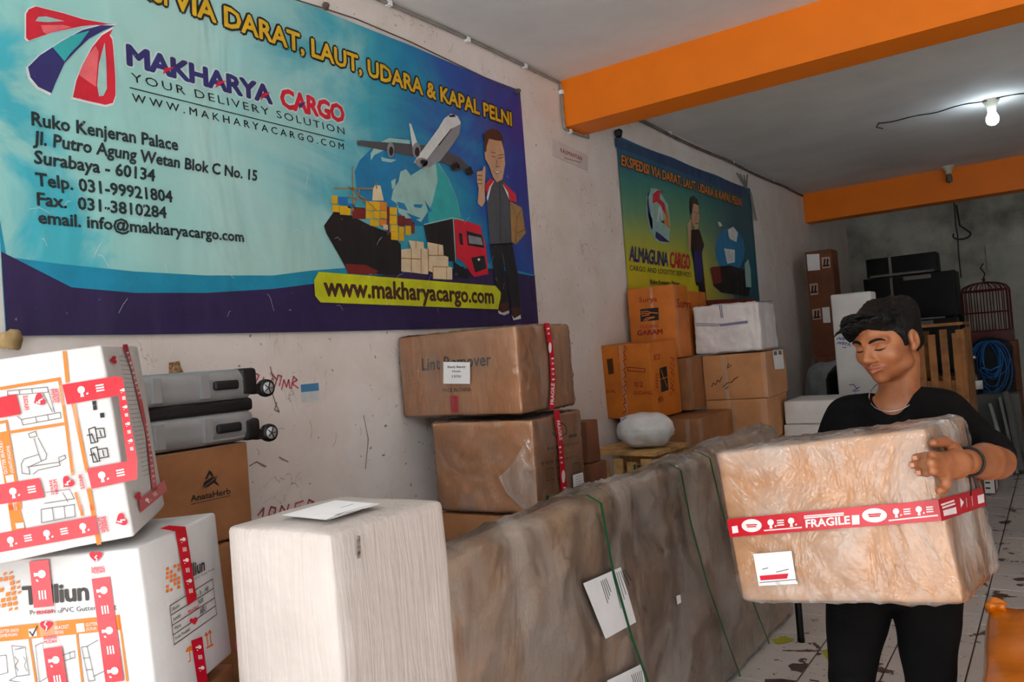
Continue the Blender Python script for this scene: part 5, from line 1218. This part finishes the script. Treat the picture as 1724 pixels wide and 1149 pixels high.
# carton being carried
HB = Box(2.049, 2.146, .868, .517, .373, .381, -6.2, -7.7, -2.4)
zX = zoom(1190, 680, .31338)
K_CARD_H = mat('cardboard_tan', '#cf9c6c', .65, .08, 3, .1, 60)
g = carton('carton', 'tan film-wrapped carton with red fragile tape carried in the arms of the man', HB, K_CARD_H, None, wrap=film('stretch_film_bright', .6, .18, 5, (1, 1, .7)), wob=.002, wrapwob=.006, grow=.004, r=.008)
pf, ps = HB.front(.011), HB.side(.011)
art('red_tape', K_RED, [zX((108, 622), (700, 565), (1245, 515), (1262, 630), (700, 672), (125, 718))], pf, 1, g)
art('red_tape', K_RED, [zX((1240, 516), (1480, 452), (1497, 548), (1260, 632))], ps, 1, g)
el = [ell(*zX((242, 655))[0], 17, 11, 20), ell(*zX((902, 600))[0], 21, 12, 20)]
art('tape_print', K_TAPEW, el + tape_marks(*zX((310, 648), (520, 632)), 13, 18) + tape_marks(*zX((980, 590), (1250, 565)), 13, 20) + [zX((135, 660), (165, 655), (172, 692), (140, 698)), zX((780, 600), (820, 598), (822, 648), (782, 650))], pf, 2, g)
text('tape_words', 'FRAGILE', K_TAPEW, *zX((535, 665), (770, 645), (532, 625)), pf, 2, g, .03)
strokes('tape_lines', K_TAPEW, [zX((525, 605), (735, 588)), zX((525, 615), (735, 598)), zX((310, 682), (510, 665)), zX((980, 628), (1240, 600))], pf, 2, g, .003)
strokes('tape_oval_lines', K_REDPR, [zX((215, 652), (270, 650)), zX((220, 662), (266, 660)), zX((870, 596), (935, 592)), zX((874, 606), (930, 603))], pf, 3, g, .003)
art('tape_print', K_TAPEW, [zX((1265, 575), (1335, 555), (1340, 590), (1270, 605)), zX((1355, 505), (1378, 530), (1362, 560)), zX((1450, 495), (1485, 485), (1488, 530), (1455, 540))], ps, 2, g)
strokes('tape_lines', K_TAPEW, [zX((1262, 560), (1330, 538)), zX((1255, 545), (1325, 522)), zX((1390, 510), (1395, 555)), zX((1420, 500), (1425, 548))], ps, 2, g, .004)
art('paper_label', K_PAPER, [zX((250, 808), (455, 792), (480, 950), (490, 968), (280, 980), (262, 880))], pf, 1, g)
art('label_red', K_REDPR, [zX((285, 925), (440, 912), (432, 940), (290, 950))], pf, 2, g)
strokes('label_print', K_GREYINK, [zX((300, 890), (330, 882)), zX((375, 905), (440, 890)), zX((285, 962), (480, 945))], pf, 2, g, .002)
# ------------------------------------------------------------------
# ------------------------------------------------------------------ the man, grown as one surface from blended limbs
class SDF:
    def __init__(s): s.p = []
    def cap(s, a, b, ra, rb=None, k=.012, op='u'):
        s.p.append(('c', np.asarray(a, float), np.asarray(b, float), ra, ra if rb is None else rb, k, op)); return s
    def ell(s, c, r, Rm=None, k=.012, op='u'):
        s.p.append(('e', np.asarray(c, float), np.asarray(r, float), np.eye(3) if Rm is None else Rm, None, k, op)); return s
    def one(s, q, P):
        if q[0] == 'c':
            _, a, b, ra, rb, _, _ = q; d = b - a; L2 = max(float(d @ d), 1e-9)
            t = np.clip(((P - a) @ d) / L2, 0, 1)
            return np.linalg.norm(P - a - t[..., None] * d, axis=-1) - (ra + (rb - ra) * t)
        _, c, r, Rm, _, _, _ = q
        l = (P - c) @ Rm
        k0 = np.linalg.norm(l / r, axis=-1); k1 = np.linalg.norm(l / (r * r), axis=-1)
        return k0 * (k0 - 1) / np.maximum(k1, 1e-6)
    def bounds(s, q):
        if q[0] == 'c': m = max(q[3], q[4]); return np.minimum(q[1], q[2]) - m, np.maximum(q[1], q[2]) + m
        m = q[2].max(); return q[1] - m, q[1] + m
    @staticmethod
    def comb(D, d, k, op):
        if op == 'u':
            h = np.clip(.5 + .5 * (D - d) / k, 0, 1); return D + (d - D) * h - k * h * (1 - h)
        d = -d; h = np.clip(.5 - .5 * (D - d) / k, 0, 1); return D + (d - D) * h + k * h * (1 - h)
    def at(s, P):
        P = np.asarray(P, float); D = np.full(P.shape[:-1], .2)
        for q in s.p: D = s.comb(D, s.one(q, P), q[5], q[6])
        return D
    def grid(s, X, Y, Z):
        D = np.full((len(X), len(Y), len(Z)), .05, np.float32)
        for q in s.p:
            lo, hi = s.bounds(q); m = .03 + q[5]
            I = [slice(max(0, np.searchsorted(A, lo[i] - m) - 1), np.searchsorted(A, hi[i] + m) + 1) for i, A in enumerate((X, Y, Z))]
            g_ = np.stack(np.meshgrid(X[I[0]], Y[I[1]], Z[I[2]], indexing='ij'), -1)
            if g_.size == 0: continue
            D[I[0], I[1], I[2]] = s.comb(D[I[0], I[1], I[2]], s.one(q, g_), q[5], q[6])
        return D
def nets(D, X, Y, Z):
    """naive surface nets on a rectilinear grid"""
    S = D < 0; A = (X, Y, Z)
    n = np.array(D.shape)
    c = np.zeros(tuple(n - 1), np.int8)
    for i in (0, 1):
        for j in (0, 1):
            for k in (0, 1): c += S[i:n[0] - 1 + i, j:n[1] - 1 + j, k:n[2] - 1 + k]
    act = (c > 0) & (c < 8); idx = np.argwhere(act)
    acc = np.zeros((len(idx), 3)); cnt = np.zeros(len(idx))
    for ax in range(3):
        for b in (0, 1):
            for c2 in (0, 1):
                o0 = np.zeros(3, int); oth = [a for a in range(3) if a != ax]; o0[oth[0]] = b; o0[oth[1]] = c2
                o1 = o0.copy(); o1[ax] = 1
                i0, i1 = idx + o0, idx + o1
                v0, v1 = D[tuple(i0.T)], D[tuple(i1.T)]; m = (v0 < 0) != (v1 < 0)
                t = np.where(m, v0 / np.where(m, v0 - v1, 1), 0)
                p0 = np.stack([A[a][i0[:, a]] for a in range(3)], 1); p1 = np.stack([A[a][i1[:, a]] for a in range(3)], 1)
                acc += np.where(m[:, None], p0 + (p1 - p0) * t[:, None], 0); cnt += m
    V = acc / np.maximum(cnt, 1)[:, None]
    vid = np.full(act.shape, -1, np.int64); vid[tuple(idx.T)] = np.arange(len(idx))
    F = []
    for ax in range(3):
        u, v = (ax + 1) % 3, (ax + 2) % 3
        a = np.moveaxis(S, (ax, u, v), (0, 1, 2)); w = np.moveaxis(vid, (ax, u, v), (0, 1, 2))
        e0, e1 = a[:-1, 1:-1, 1:-1], a[1:, 1:-1, 1:-1]
        for flag, rev in ((e0 & ~e1, False), (~e0 & e1, True)):
            I = np.argwhere(flag)
            if len(I) == 0: continue
            i, j, k = I[:, 0], I[:, 1], I[:, 2]
            q = np.stack([w[i, j, k], w[i, j + 1, k], w[i, j + 1, k + 1], w[i, j, k + 1]], 1)
            F.append(q[:, ::-1] if rev else q)
    return V, np.concatenate(F)
def fastmesh(name, V, F, mats, parent=None, mi=None):
    me = bpy.data.meshes.new(name); off = np.array(parent_origin(parent)) if parent is not None else np.zeros(3)
    me.vertices.add(len(V)); me.vertices.foreach_set('co', (V - off).astype(np.float32).ravel())
    me.loops.add(F.size); me.loops.foreach_set('vertex_index', F.astype(np.int32).ravel())
    me.polygons.add(len(F)); me.polygons.foreach_set('loop_start', np.arange(0, F.size, 4, dtype=np.int32))
    me.polygons.foreach_set('use_smooth', np.ones(len(F), bool))
    for m in mats: me.materials.append(m)
    if mi is not None: me.polygons.foreach_set('material_index', mi.astype(np.int32))
    me.update(calc_edges=True); me.validate()
    o = bpy.data.objects.new(name, me); COL.objects.link(o)
    if parent is not None: o.parent = parent
    return o
def seg(*pieces):
    """grid axis from (start, end, step) pieces"""
    out = []
    for a, b, h in pieces: out += list(np.arange(a, b - h * .5, h))
    return np.array(out + [pieces[-1][1]])

# head frame
HC = hy(1493, 575, 2.455)
yawf, pit, rol = math.radians(-25), math.radians(11), math.radians(3)
Fv = np.array([math.sin(yawf), -math.cos(yawf), 0]); Fv = Fv * math.cos(pit) + np.array([0, 0, -math.sin(pit)])
Lv = np.cross((0, 0, 1.0), Fv); Lv /= np.linalg.norm(Lv); Uv = np.cross(Fv, Lv)
Lv, Uv = Lv * math.cos(rol) + Uv * math.sin(rol), Uv * math.cos(rol) - Lv * math.sin(rol)
RH = np.stack([Lv, Fv, Uv], 1)
HS = 1.0
VS = .885
def hd(l, f, u): return HC + RH @ (np.array([l, f, u * VS]) * HS)
NECK = np.array([2.085, 2.515, 1.29])
body = SDF()
# torso, legs (under the clothes)
body.cap((2.04, 2.54, .84), (2.06, 2.53, 1.02), .08, .10, .04).cap((2.06, 2.53, 1.02), (2.075, 2.53, 1.17), .10, .115, .05)
body.cap((1.99, 2.53, 1.2), (2.16, 2.53, 1.21), .085, .085, .04)
body.cap((1.97, 2.52, .79), (1.91, 2.50, .46), .072, .045, .01).cap((1.91, 2.50, .46), (1.93, 2.56, .09), .05, .035, .02)
body.cap((2.11, 2.52, .79), (2.118, 2.50, .46), .072, .045, .01).cap((2.118, 2.50, .46), (2.13, 2.56, .09), .05, .035, .02)
for x in (1.935, 2.135): body.cap((x, 2.56, .05), (x, 2.42, .035), .036, .03, .02)
# shoulders and arms
SR, SL = np.array([1.945, 2.53, 1.245]), np.array([2.205, 2.52, 1.255])
ELL = hy(1676, 777, 2.36); ELR = np.array([1.85, 2.47, 1.02])
sp_, fp_ = HB.side(), HB.front()
def on(pl, px, e): return hit(px[0], px[1], pl.o + pl.n * e, pl.n)
WRL = on(sp_, (1628, 778), .045)
body.cap(SL, ELL, .05, .042, .02).cap(ELL, ELL * .62 + WRL * .38, .042, .041, .02).cap(ELL * .62 + WRL * .38, WRL, .041, .027, .02)
WRR = HB.pt(.16, 1.02, 0) + HB.R[:, 2] * -.035
body.cap(SR, ELR, .05, .04, .02).cap(ELR, WRR, .04, .027, .02)
# left hand, palm on the side of the carton, fingers round its front edge
kn = [on(sp_, p, .026) for p in ((1588, 771), (1585, 781), (1585, 792), (1590, 802))]
pal = (WRL * .5 + np.mean(kn, 0) * .5)
for k in kn: body.cap(WRL * .75 + k * .25, k, .019, .0135, .012)
body.ell(pal, (.034, .034, .03), None, .015)
fing = [[kn[0], on(sp_, (1569, 768), .024), on(fp_, (1556, 769), .012), on(fp_, (1541, 771), .0085)],
        [kn[1], on(sp_, (1567, 780), .024), on(fp_, (1552, 782), .012), on(fp_, (1536, 783), .0085)],
        [kn[2], on(sp_, (1570, 793), .023), on(fp_, (1560, 796), .012), on(fp_, (1547, 796), .0085)],
        [kn[3], on(sp_, (1592, 814), .026), on(sp_, (1588, 824), .013), on(sp_, (1581, 827), .008)]]
for f_ in fing:
    rr_ = (.0118, .0105, .0095, .0082)
    for a, b, ra, rb in zip(f_[:-1], f_[1:], rr_[:-1], rr_[1:]): body.cap(a, b, ra, rb, .0035)
th = [WRL * .55 + kn[0] * .45 + np.array([0, 0, .012]), on(sp_, (1606, 756), .030), on(sp_, (1590, 744), .024), on(sp_, (1571, 747), .014)]
for a, b, ra, rb in zip(th[:-1], th[1:], (.019, .0145, .012), (.0145, .012, .0095)): body.cap(a, b, ra, rb, .006)
# right hand spread under the carton
dF, dU, dX = -HB.R[:, 1], -HB.R[:, 2], HB.R[:, 0]
b0 = HB.pt(.16, .86, 0) + dU * .02
body.cap(WRR, b0, .026, .028, .015).ell(b0 + dF * .04, (.04, .045, .018), HB.R, .012)
for i, L in enumerate((.072, .082, .076, .06)):
    k0 = b0 + dF * .075 + dX * (.03 - .02 * i); k1 = k0 + dF * L * .55 + dU * .002; k2 = k0 + dF * L - dU * .009
    body.cap(k0, k1, .0105, .0095, .003).cap(k1, k2, .0095, .008, .003)
body.cap(b0 + dX * .03, b0 + dX * .062 + dF * .03, .013, .011, .006).cap(b0 + dX * .062 + dF * .03, b0 + dX * .075 + dF * .065 - dU * .006, .011, .0085, .004)
# neck and head
head = SDF()
def HE(l, f, u, r, k=.014, op='u', R_=None): head.ell(hd(l, f, u), np.array(r) * HS * np.array([1, 1, VS]), RH if R_ is None else RH @ R_, k, op)
def HCp(a, b, ra, rb=None, k=.008, op='u'): head.cap(hd(*a), hd(*b), ra * HS, (ra if rb is None else rb) * HS, k, op)
head.cap(NECK + np.array([0, .012, -.06]), hd(0, -.038, -.075), .060, .051, .025)
head.cap(NECK + np.array([-.10, .01, -.035]), NECK + np.array([.10, .01, -.03]), .045, .045, .05)
HE(0, -.012, .035, (.073, .093, .082), .02)
HE(0, .025, -.02, (.064, .066, .085), .025)
HE(0, .034, -.074, (.044, .048, .042), .022)
HE(0, .066, -.104, (.019, .016, .015), .018)
for s_ in (-1, 1):
    HE(s_ * .038, .055, -.03, (.024, .024, .024), .02)          # cheek bone
    HE(s_ * .043, .008, -.072, (.02, .03, .022), .016)            # jaw corner
    HCp((s_ * .012, .084, .019), (s_ * .046, .072, .020), .010, .009, .012)   # brow
    HE(s_ * .031, .096, .002, (.017, .014, .011), .012, 's')     # eye socket
    HE(s_ * .031, .0745, -.001, (.0155, .0125, .0115), .004)     # closed lid over the eyeball
    HCp((s_ * .019, .082, -.0095), (s_ * .044, .074, -.008), .0022, .0018, .003)   # lower lid edge
    HE(s_ * .0125, .094, -.037, (.009, .010, .008), .006)        # nostril wing
    HE(s_ * .0075, .103, -.0435, (.0042, .005, .0035), .003, 's')
HCp((0, .083, .014), (0, .104, -.03), .009, .0115, .012)
HE(0, .106, -.034, (.0125, .011, .010), .008)
HCp((0, .096, -.047), (0, .091, -.058), .004, .004, .006)
up_l = [(-.027, .080, -.0635), (-.008, .0945, -.0605), (0, .0955, -.0625), (.008, .0945, -.0605), (.030, .076, -.0605)]
for a, b in zip(up_l[:-1], up_l[1:]): HCp(a, b, .0045, .0042, .004)
lo_l = [(-.02, .082, -.0715), (0, .0935, -.0745), (.021, .081, -.0695)]
for a, b in zip(lo_l[:-1], lo_l[1:]): HCp(a, b, .0055, .0050, .004)
HCp((-.026, .090, -.0672), (0, .1005, -.0677), .0022, .0022, .003, 's'); HCp((0, .1005, -.0677), (.028, .088, -.0655), .0022, .0022, .003, 's')
ear = rot3(0, 0, math.radians(-8))
for s_ in (-1, 1):
    HE(s_ * .076, -.012, -.004, (.010, .019, .032), .006, 'u', ear)
    HE(s_ * .088, -.008, -.002, (.008, .012, .021), .002, 's', ear)
    HE(s_ * .075, -.002, -.030, (.008, .010, .010), .006)
body.p += head.p
gx = seg((1.76, 1.99, .007), (1.99, 2.46, .003)); gy = seg((1.83, 1.90, .007), (1.90, 2.20, .0032), (2.20, 2.30, .006), (2.30, 2.52, .003), (2.52, 2.72, .007)); gz = seg((-.02, .72, .012), (.72, 1.06, .0065), (1.06, 1.16, .003), (1.16, 1.32, .004), (1.32, 1.64, .0028))
BV, BF = nets(body.grid(gx, gy, gz), gx, gy, gz)
# keep only the connected skin surface and lift the soles to the floor
BV[:, 2] = np.maximum(BV[:, 2], .004)
M_SKIN, nt, b = newmat('skin'); v = coords(nt, 'World')
nt.links.new(ramp(nt, noisetex(nt, v, 22, 4), [(.3, '#8c5232'), (.65, '#a4663f')]), b.inputs['Base Color']); b.inputs['Roughness'].default_value = .42
b.inputs['Subsurface Weight'].default_value = .12; b.inputs['Subsurface Radius'].default_value = (.012, .005, .003); b.inputs['Subsurface Scale'].default_value = .5
bump(nt, b, noisetex(nt, v, 320, 2), .08, .001)
M_LIP = mat('lips', '#96563f', .4, .06, 60)
fc = BV[BF].mean(1); loc = (fc - HC) @ RH / HS / np.array([1, 1, VS])
def near_poly(P, Q, r):
    d = np.full(len(P), 9.0); P = P * np.array([1, .6, 1])
    for a, b in zip(Q[:-1], Q[1:]):
        a, b = np.array(a) * [1, .6, 1], np.array(b) * [1, .6, 1]; e = b - a; t = np.clip((P - a) @ e / (e @ e), 0, 1); d = np.minimum(d, np.linalg.norm(P - a - t[:, None] * e, axis=1))
    return d < r
mi = np.where(near_poly(loc, up_l, .0055) | near_poly(loc, lo_l, .0065), 1, 0)
MAN = fastmesh('person', BV - np.array([2.04, 2.52, 0]), BF, [M_SKIN, M_LIP], None, mi); MAN.location = (2.04, 2.52, 0)
tag(MAN, 'person in black T-shirt and trousers carrying the taped carton, looking down', 'person')

def face_pt(l, u, e=.0):
    """point on the face surface at head coordinates l, u"""
    f = np.linspace(.14, .0, 141); P = np.stack([hd(l, q, u) for q in f]); d = head.at(P); i = int(np.argmax(d < 0)); return hd(l, f[i] + e, u)
M_HAIR = mat('black_hair', '#060505', .5, .3, 30, .5, 90, (1, 1, 1), spec=.2)
for s_ in (-1, 1):
    br = [face_pt(s_ * l, u, .0012) for l, u in ((.012, .019), (.020, .0235), (.032, .0265), (.044, .025), (.053, .019))]
    MB().tube(br, [.0028, .0045, .0045, .0036, .0016], 6).build('eyebrow', M_HAIR, MAN, True)
    ls = [face_pt(s_ * l, u, .0006) for l, u in ((.0175, -.0062), (.024, -.0072), (.031, -.0080), (.038, -.0072), (.046, -.0048))]
    MB().tube(ls, [.001, .0019, .0023, .0021, .0012], 6).build('eyelashes', M_HAIR, MAN, True)
    lc_ = [face_pt(s_ * l, u, .0003) for l, u in ((.019, .004), (.031, .008), (.045, .004))]
    MB().tube(lc_, [.0004, .0008, .0004], 5).build('eyelid_crease', M_SKIN, MAN, True)
# hair
hair = SDF()
def HR(l, f, u, r, k=.02, op='u'): hair.ell(hd(l, f, u), np.array(r) * np.array([1, 1, VS]), RH, k, op)
HR(0, -.02, .043, (.081, .098, .080))
HR(0, -.062, -.015, (.066, .052, .055))
for s_ in (-1, 1): hair.cap(hd(s_ * .070, .022, .03), hd(s_ * .071, .018, -.012), .013, .006, .01)
hair.cap(hd(.045, .052, .088), hd(-.045, .066, .078), .026, .030, .02)
hair.cap(hd(-.05, .064, .074), hd(-.070, .045, .045), .026, .016, .02)
hair.cap(hd(-.02, .0, .095), hd(.03, -.06, .088), .036, .038, .03)
hair.cap(hd(-.058, .078, .062), hd(-.068, .066, .030), .015, .006, .012)
HR(.006, .105, -.012, (.066, .062, .078), .008, 's')
HR(.0, .05, -.075, (.1, .075, .055), .012, 's')
for s_ in (-1, 1): HR(s_ * .088, -.012, -.004, (.026, .020, .033), .008, 's')
hxx = seg((1.92, 2.26, .0035)); hyy = seg((2.28, 2.66, .0035)); hzz = seg((1.34, 1.68, .0035))
HV, HF = nets(hair.grid(hxx, hyy, hzz), hxx, hyy, hzz)
for i in range(len(HV)):
    l = (HV[i] - HC) @ RH
    HV[i] += RH @ (np.array([.35, .2, 1]) * .006 * mnoise.noise(Vector((l[0] * 28 + l[1] * 22, l[2] * 40, l[0] * 60))) + np.array([0, 0, .003]) * mnoise.noise(Vector(l * 110)))
HAIR = fastmesh('hair', HV, HF, [M_HAIR], MAN)
lk = random.Random(4)
for k in range(46):
    t = lk.random(); a = np.array([.06 - .12 * t + lk.uniform(-.02, .02), .055 + lk.uniform(-.04, .04), .098 + lk.uniform(-.02, .01) - .02 * abs(t - .4)])
    d = np.array([-.022 - .014 * lk.random(), .022 + lk.uniform(-.01, .014), .006 - .026 * t + lk.uniform(-.01, .012)])
    MB().tube([hd(*(a + d * q + np.array([0, 0, .010 * math.sin(q * 3)]))) for q in (0, .35, .7, 1)], [.006, .006, .004, .0008], 5).build('lock', M_HAIR, HAIR, True)

# T-shirt
M_TEE = mat('black_cotton', '#0e0d0d', .9, .15, 12, .3, 60, spec=.12)
tee = SDF()
tee.cap((2.04, 2.53, .86), (2.06, 2.53, 1.03), .135, .128, .04).cap((2.06, 2.53, 1.03), (2.075, 2.53, 1.17), .128, .130, .05)
tee.cap((1.975, 2.535, 1.20), (2.18, 2.53, 1.215), .092, .092, .05).cap((2.03, 2.525, 1.265), (2.14, 2.525, 1.275), .062, .062, .04)
tee.cap(SR + np.array([.01, 0, .0]), ELR * .75 + SR * .25, .073, .068, .035)
tee.cap(SL + np.array([.0, 0, .0]), ELL * .88 + SL * .12, .072, .060, .035).ell(ELL * .86 + SL * .14, (.058, .055, .058), None, .02)
tee.cap(NECK + np.array([-.005, -.075, .035]), NECK + np.array([-.005, .04, .09]), .058, .075, .008, 's')
tee.cap(NECK + np.array([-.008, -.13, -.01]), NECK + np.array([-.005, -.05, .05]), .035, .06, .01, 's')
fr = ELL + (WRL - ELL) * .38
tee.cap(fr, WRL + (WRL - ELL) * .3, .075, .09, .006, 's')
ty = seg((1.74, 2.50, .006)); 
tx, ty, tz = seg((1.72, 2.52, .0055)), seg((2.2, 2.74, .0055)), seg((.68, 1.42, .0055))
TV, TF = nets(tee.grid(tx, ty, tz), tx, ty, tz)
for i in range(len(TV)):
    p_ = TV[i]; TV[i] = p_ + np.array(mnoise.noise_vector(Vector((p_[0] * 9, p_[1] * 9, p_[2] * 14)))) * .006 + np.array([0, -1, .3]) * .004 * math.sin(p_[2] * 42 + p_[0] * 30 + 3 * mnoise.noise(Vector(p_ * 6)))
fastmesh('t_shirt', TV, TF, [M_TEE], MAN)
# trousers
M_TRS = mat('black_trousers', '#0d0c0c', .9, .15, 10, .3, 50, spec=.12)
trs = SDF()
trs.cap((2.0, 2.525, .80), (2.08, 2.525, .80), .112, .112, .02)
trs.cap((1.985, 2.53, .86), (2.095, 2.53, .86), .115, .115, .05).cap((1.955, 2.52, .79), (1.905, 2.49, .47), .105, .066, .012).cap((1.905, 2.49, .47), (1.925, 2.555, .10), .066, .058, .012)
trs.cap((2.125, 2.52, .79), (2.118, 2.49, .47), .103, .062, .012).cap((2.118, 2.49, .47), (2.14, 2.555, .10), .062, .056, .012)
tx, ty, tz = seg((1.74, 2.36, .007)), seg((2.34, 2.72, .007)), seg((.02, 1.02, .008))
PV, PF = nets(trs.grid(tx, ty, tz), tx, ty, tz)
for i in range(len(PV)):
    p_ = PV[i]; PV[i] = p_ + np.array(mnoise.noise_vector(Vector((p_[0] * 8, p_[1] * 8, p_[2] * 11)))) * .006
fastmesh('trousers', PV, PF, [M_TRS], MAN)
for x in (1.935, 2.135):
    V, F = superbox(.085, .23, .02, .009, 3, 3); obj('sandal', V + np.array([x, 2.49, .001]), F, M_TRS, MAN, True)
# chain necklace and wrist cord
ch = [NECK + np.array([.064 * math.sin(t), -.012 - .072 * math.cos(t), .012 + .042 * (1 - math.cos(t)) / 2 - .022 * math.cos(t)]) for t in np.linspace(-2.4, 2.4, 40)]
MB().tube(ch, .0018, 5).build('necklace', K_CHROME, MAN, True)
ax = (WRL - ELL) / np.linalg.norm(WRL - ELL); n1 = np.cross(ax, (0, 0, 1.0)); n1 /= np.linalg.norm(n1); n2 = np.cross(ax, n1); wc = WRL - ax * .012
MB().tube([wc + .0325 * (math.cos(t) * n1 + math.sin(t) * n2) for t in np.linspace(0, 2 * math.pi, 29)[:-1]], .0032, 6, True).build('wrist_cord', K_BLACK, MAN, True)
e0 = wc + np.array([0, -.005, -.034])
cds = MB().tube([e0, e0 + np.array([.002, -.004, -.02]), e0 + np.array([0, -.003, -.042])], .0016, 5); cds.tube([e0 + np.array([.008, 0, .005]), e0 + np.array([.012, -.004, -.025])], .0016, 5); cds.build('cord_ends', K_BLACK, MAN, True)
nl = mat('fingernail', '#c98f76', .25, 0)
for f_ in fing[:3]:
    d = f_[3] - f_[2]; d /= np.linalg.norm(d); V, F = superbox(.010, .011, .0025, .0012, 2, 2)
    u3 = fp_.n; s3 = np.cross(u3, d); s3 /= np.linalg.norm(s3)
    obj('fingernail', (np.stack([s3, d, u3], 1) @ V.T).T + f_[3] + u3 * .0072 - d * .001, F, nl, MAN, True)
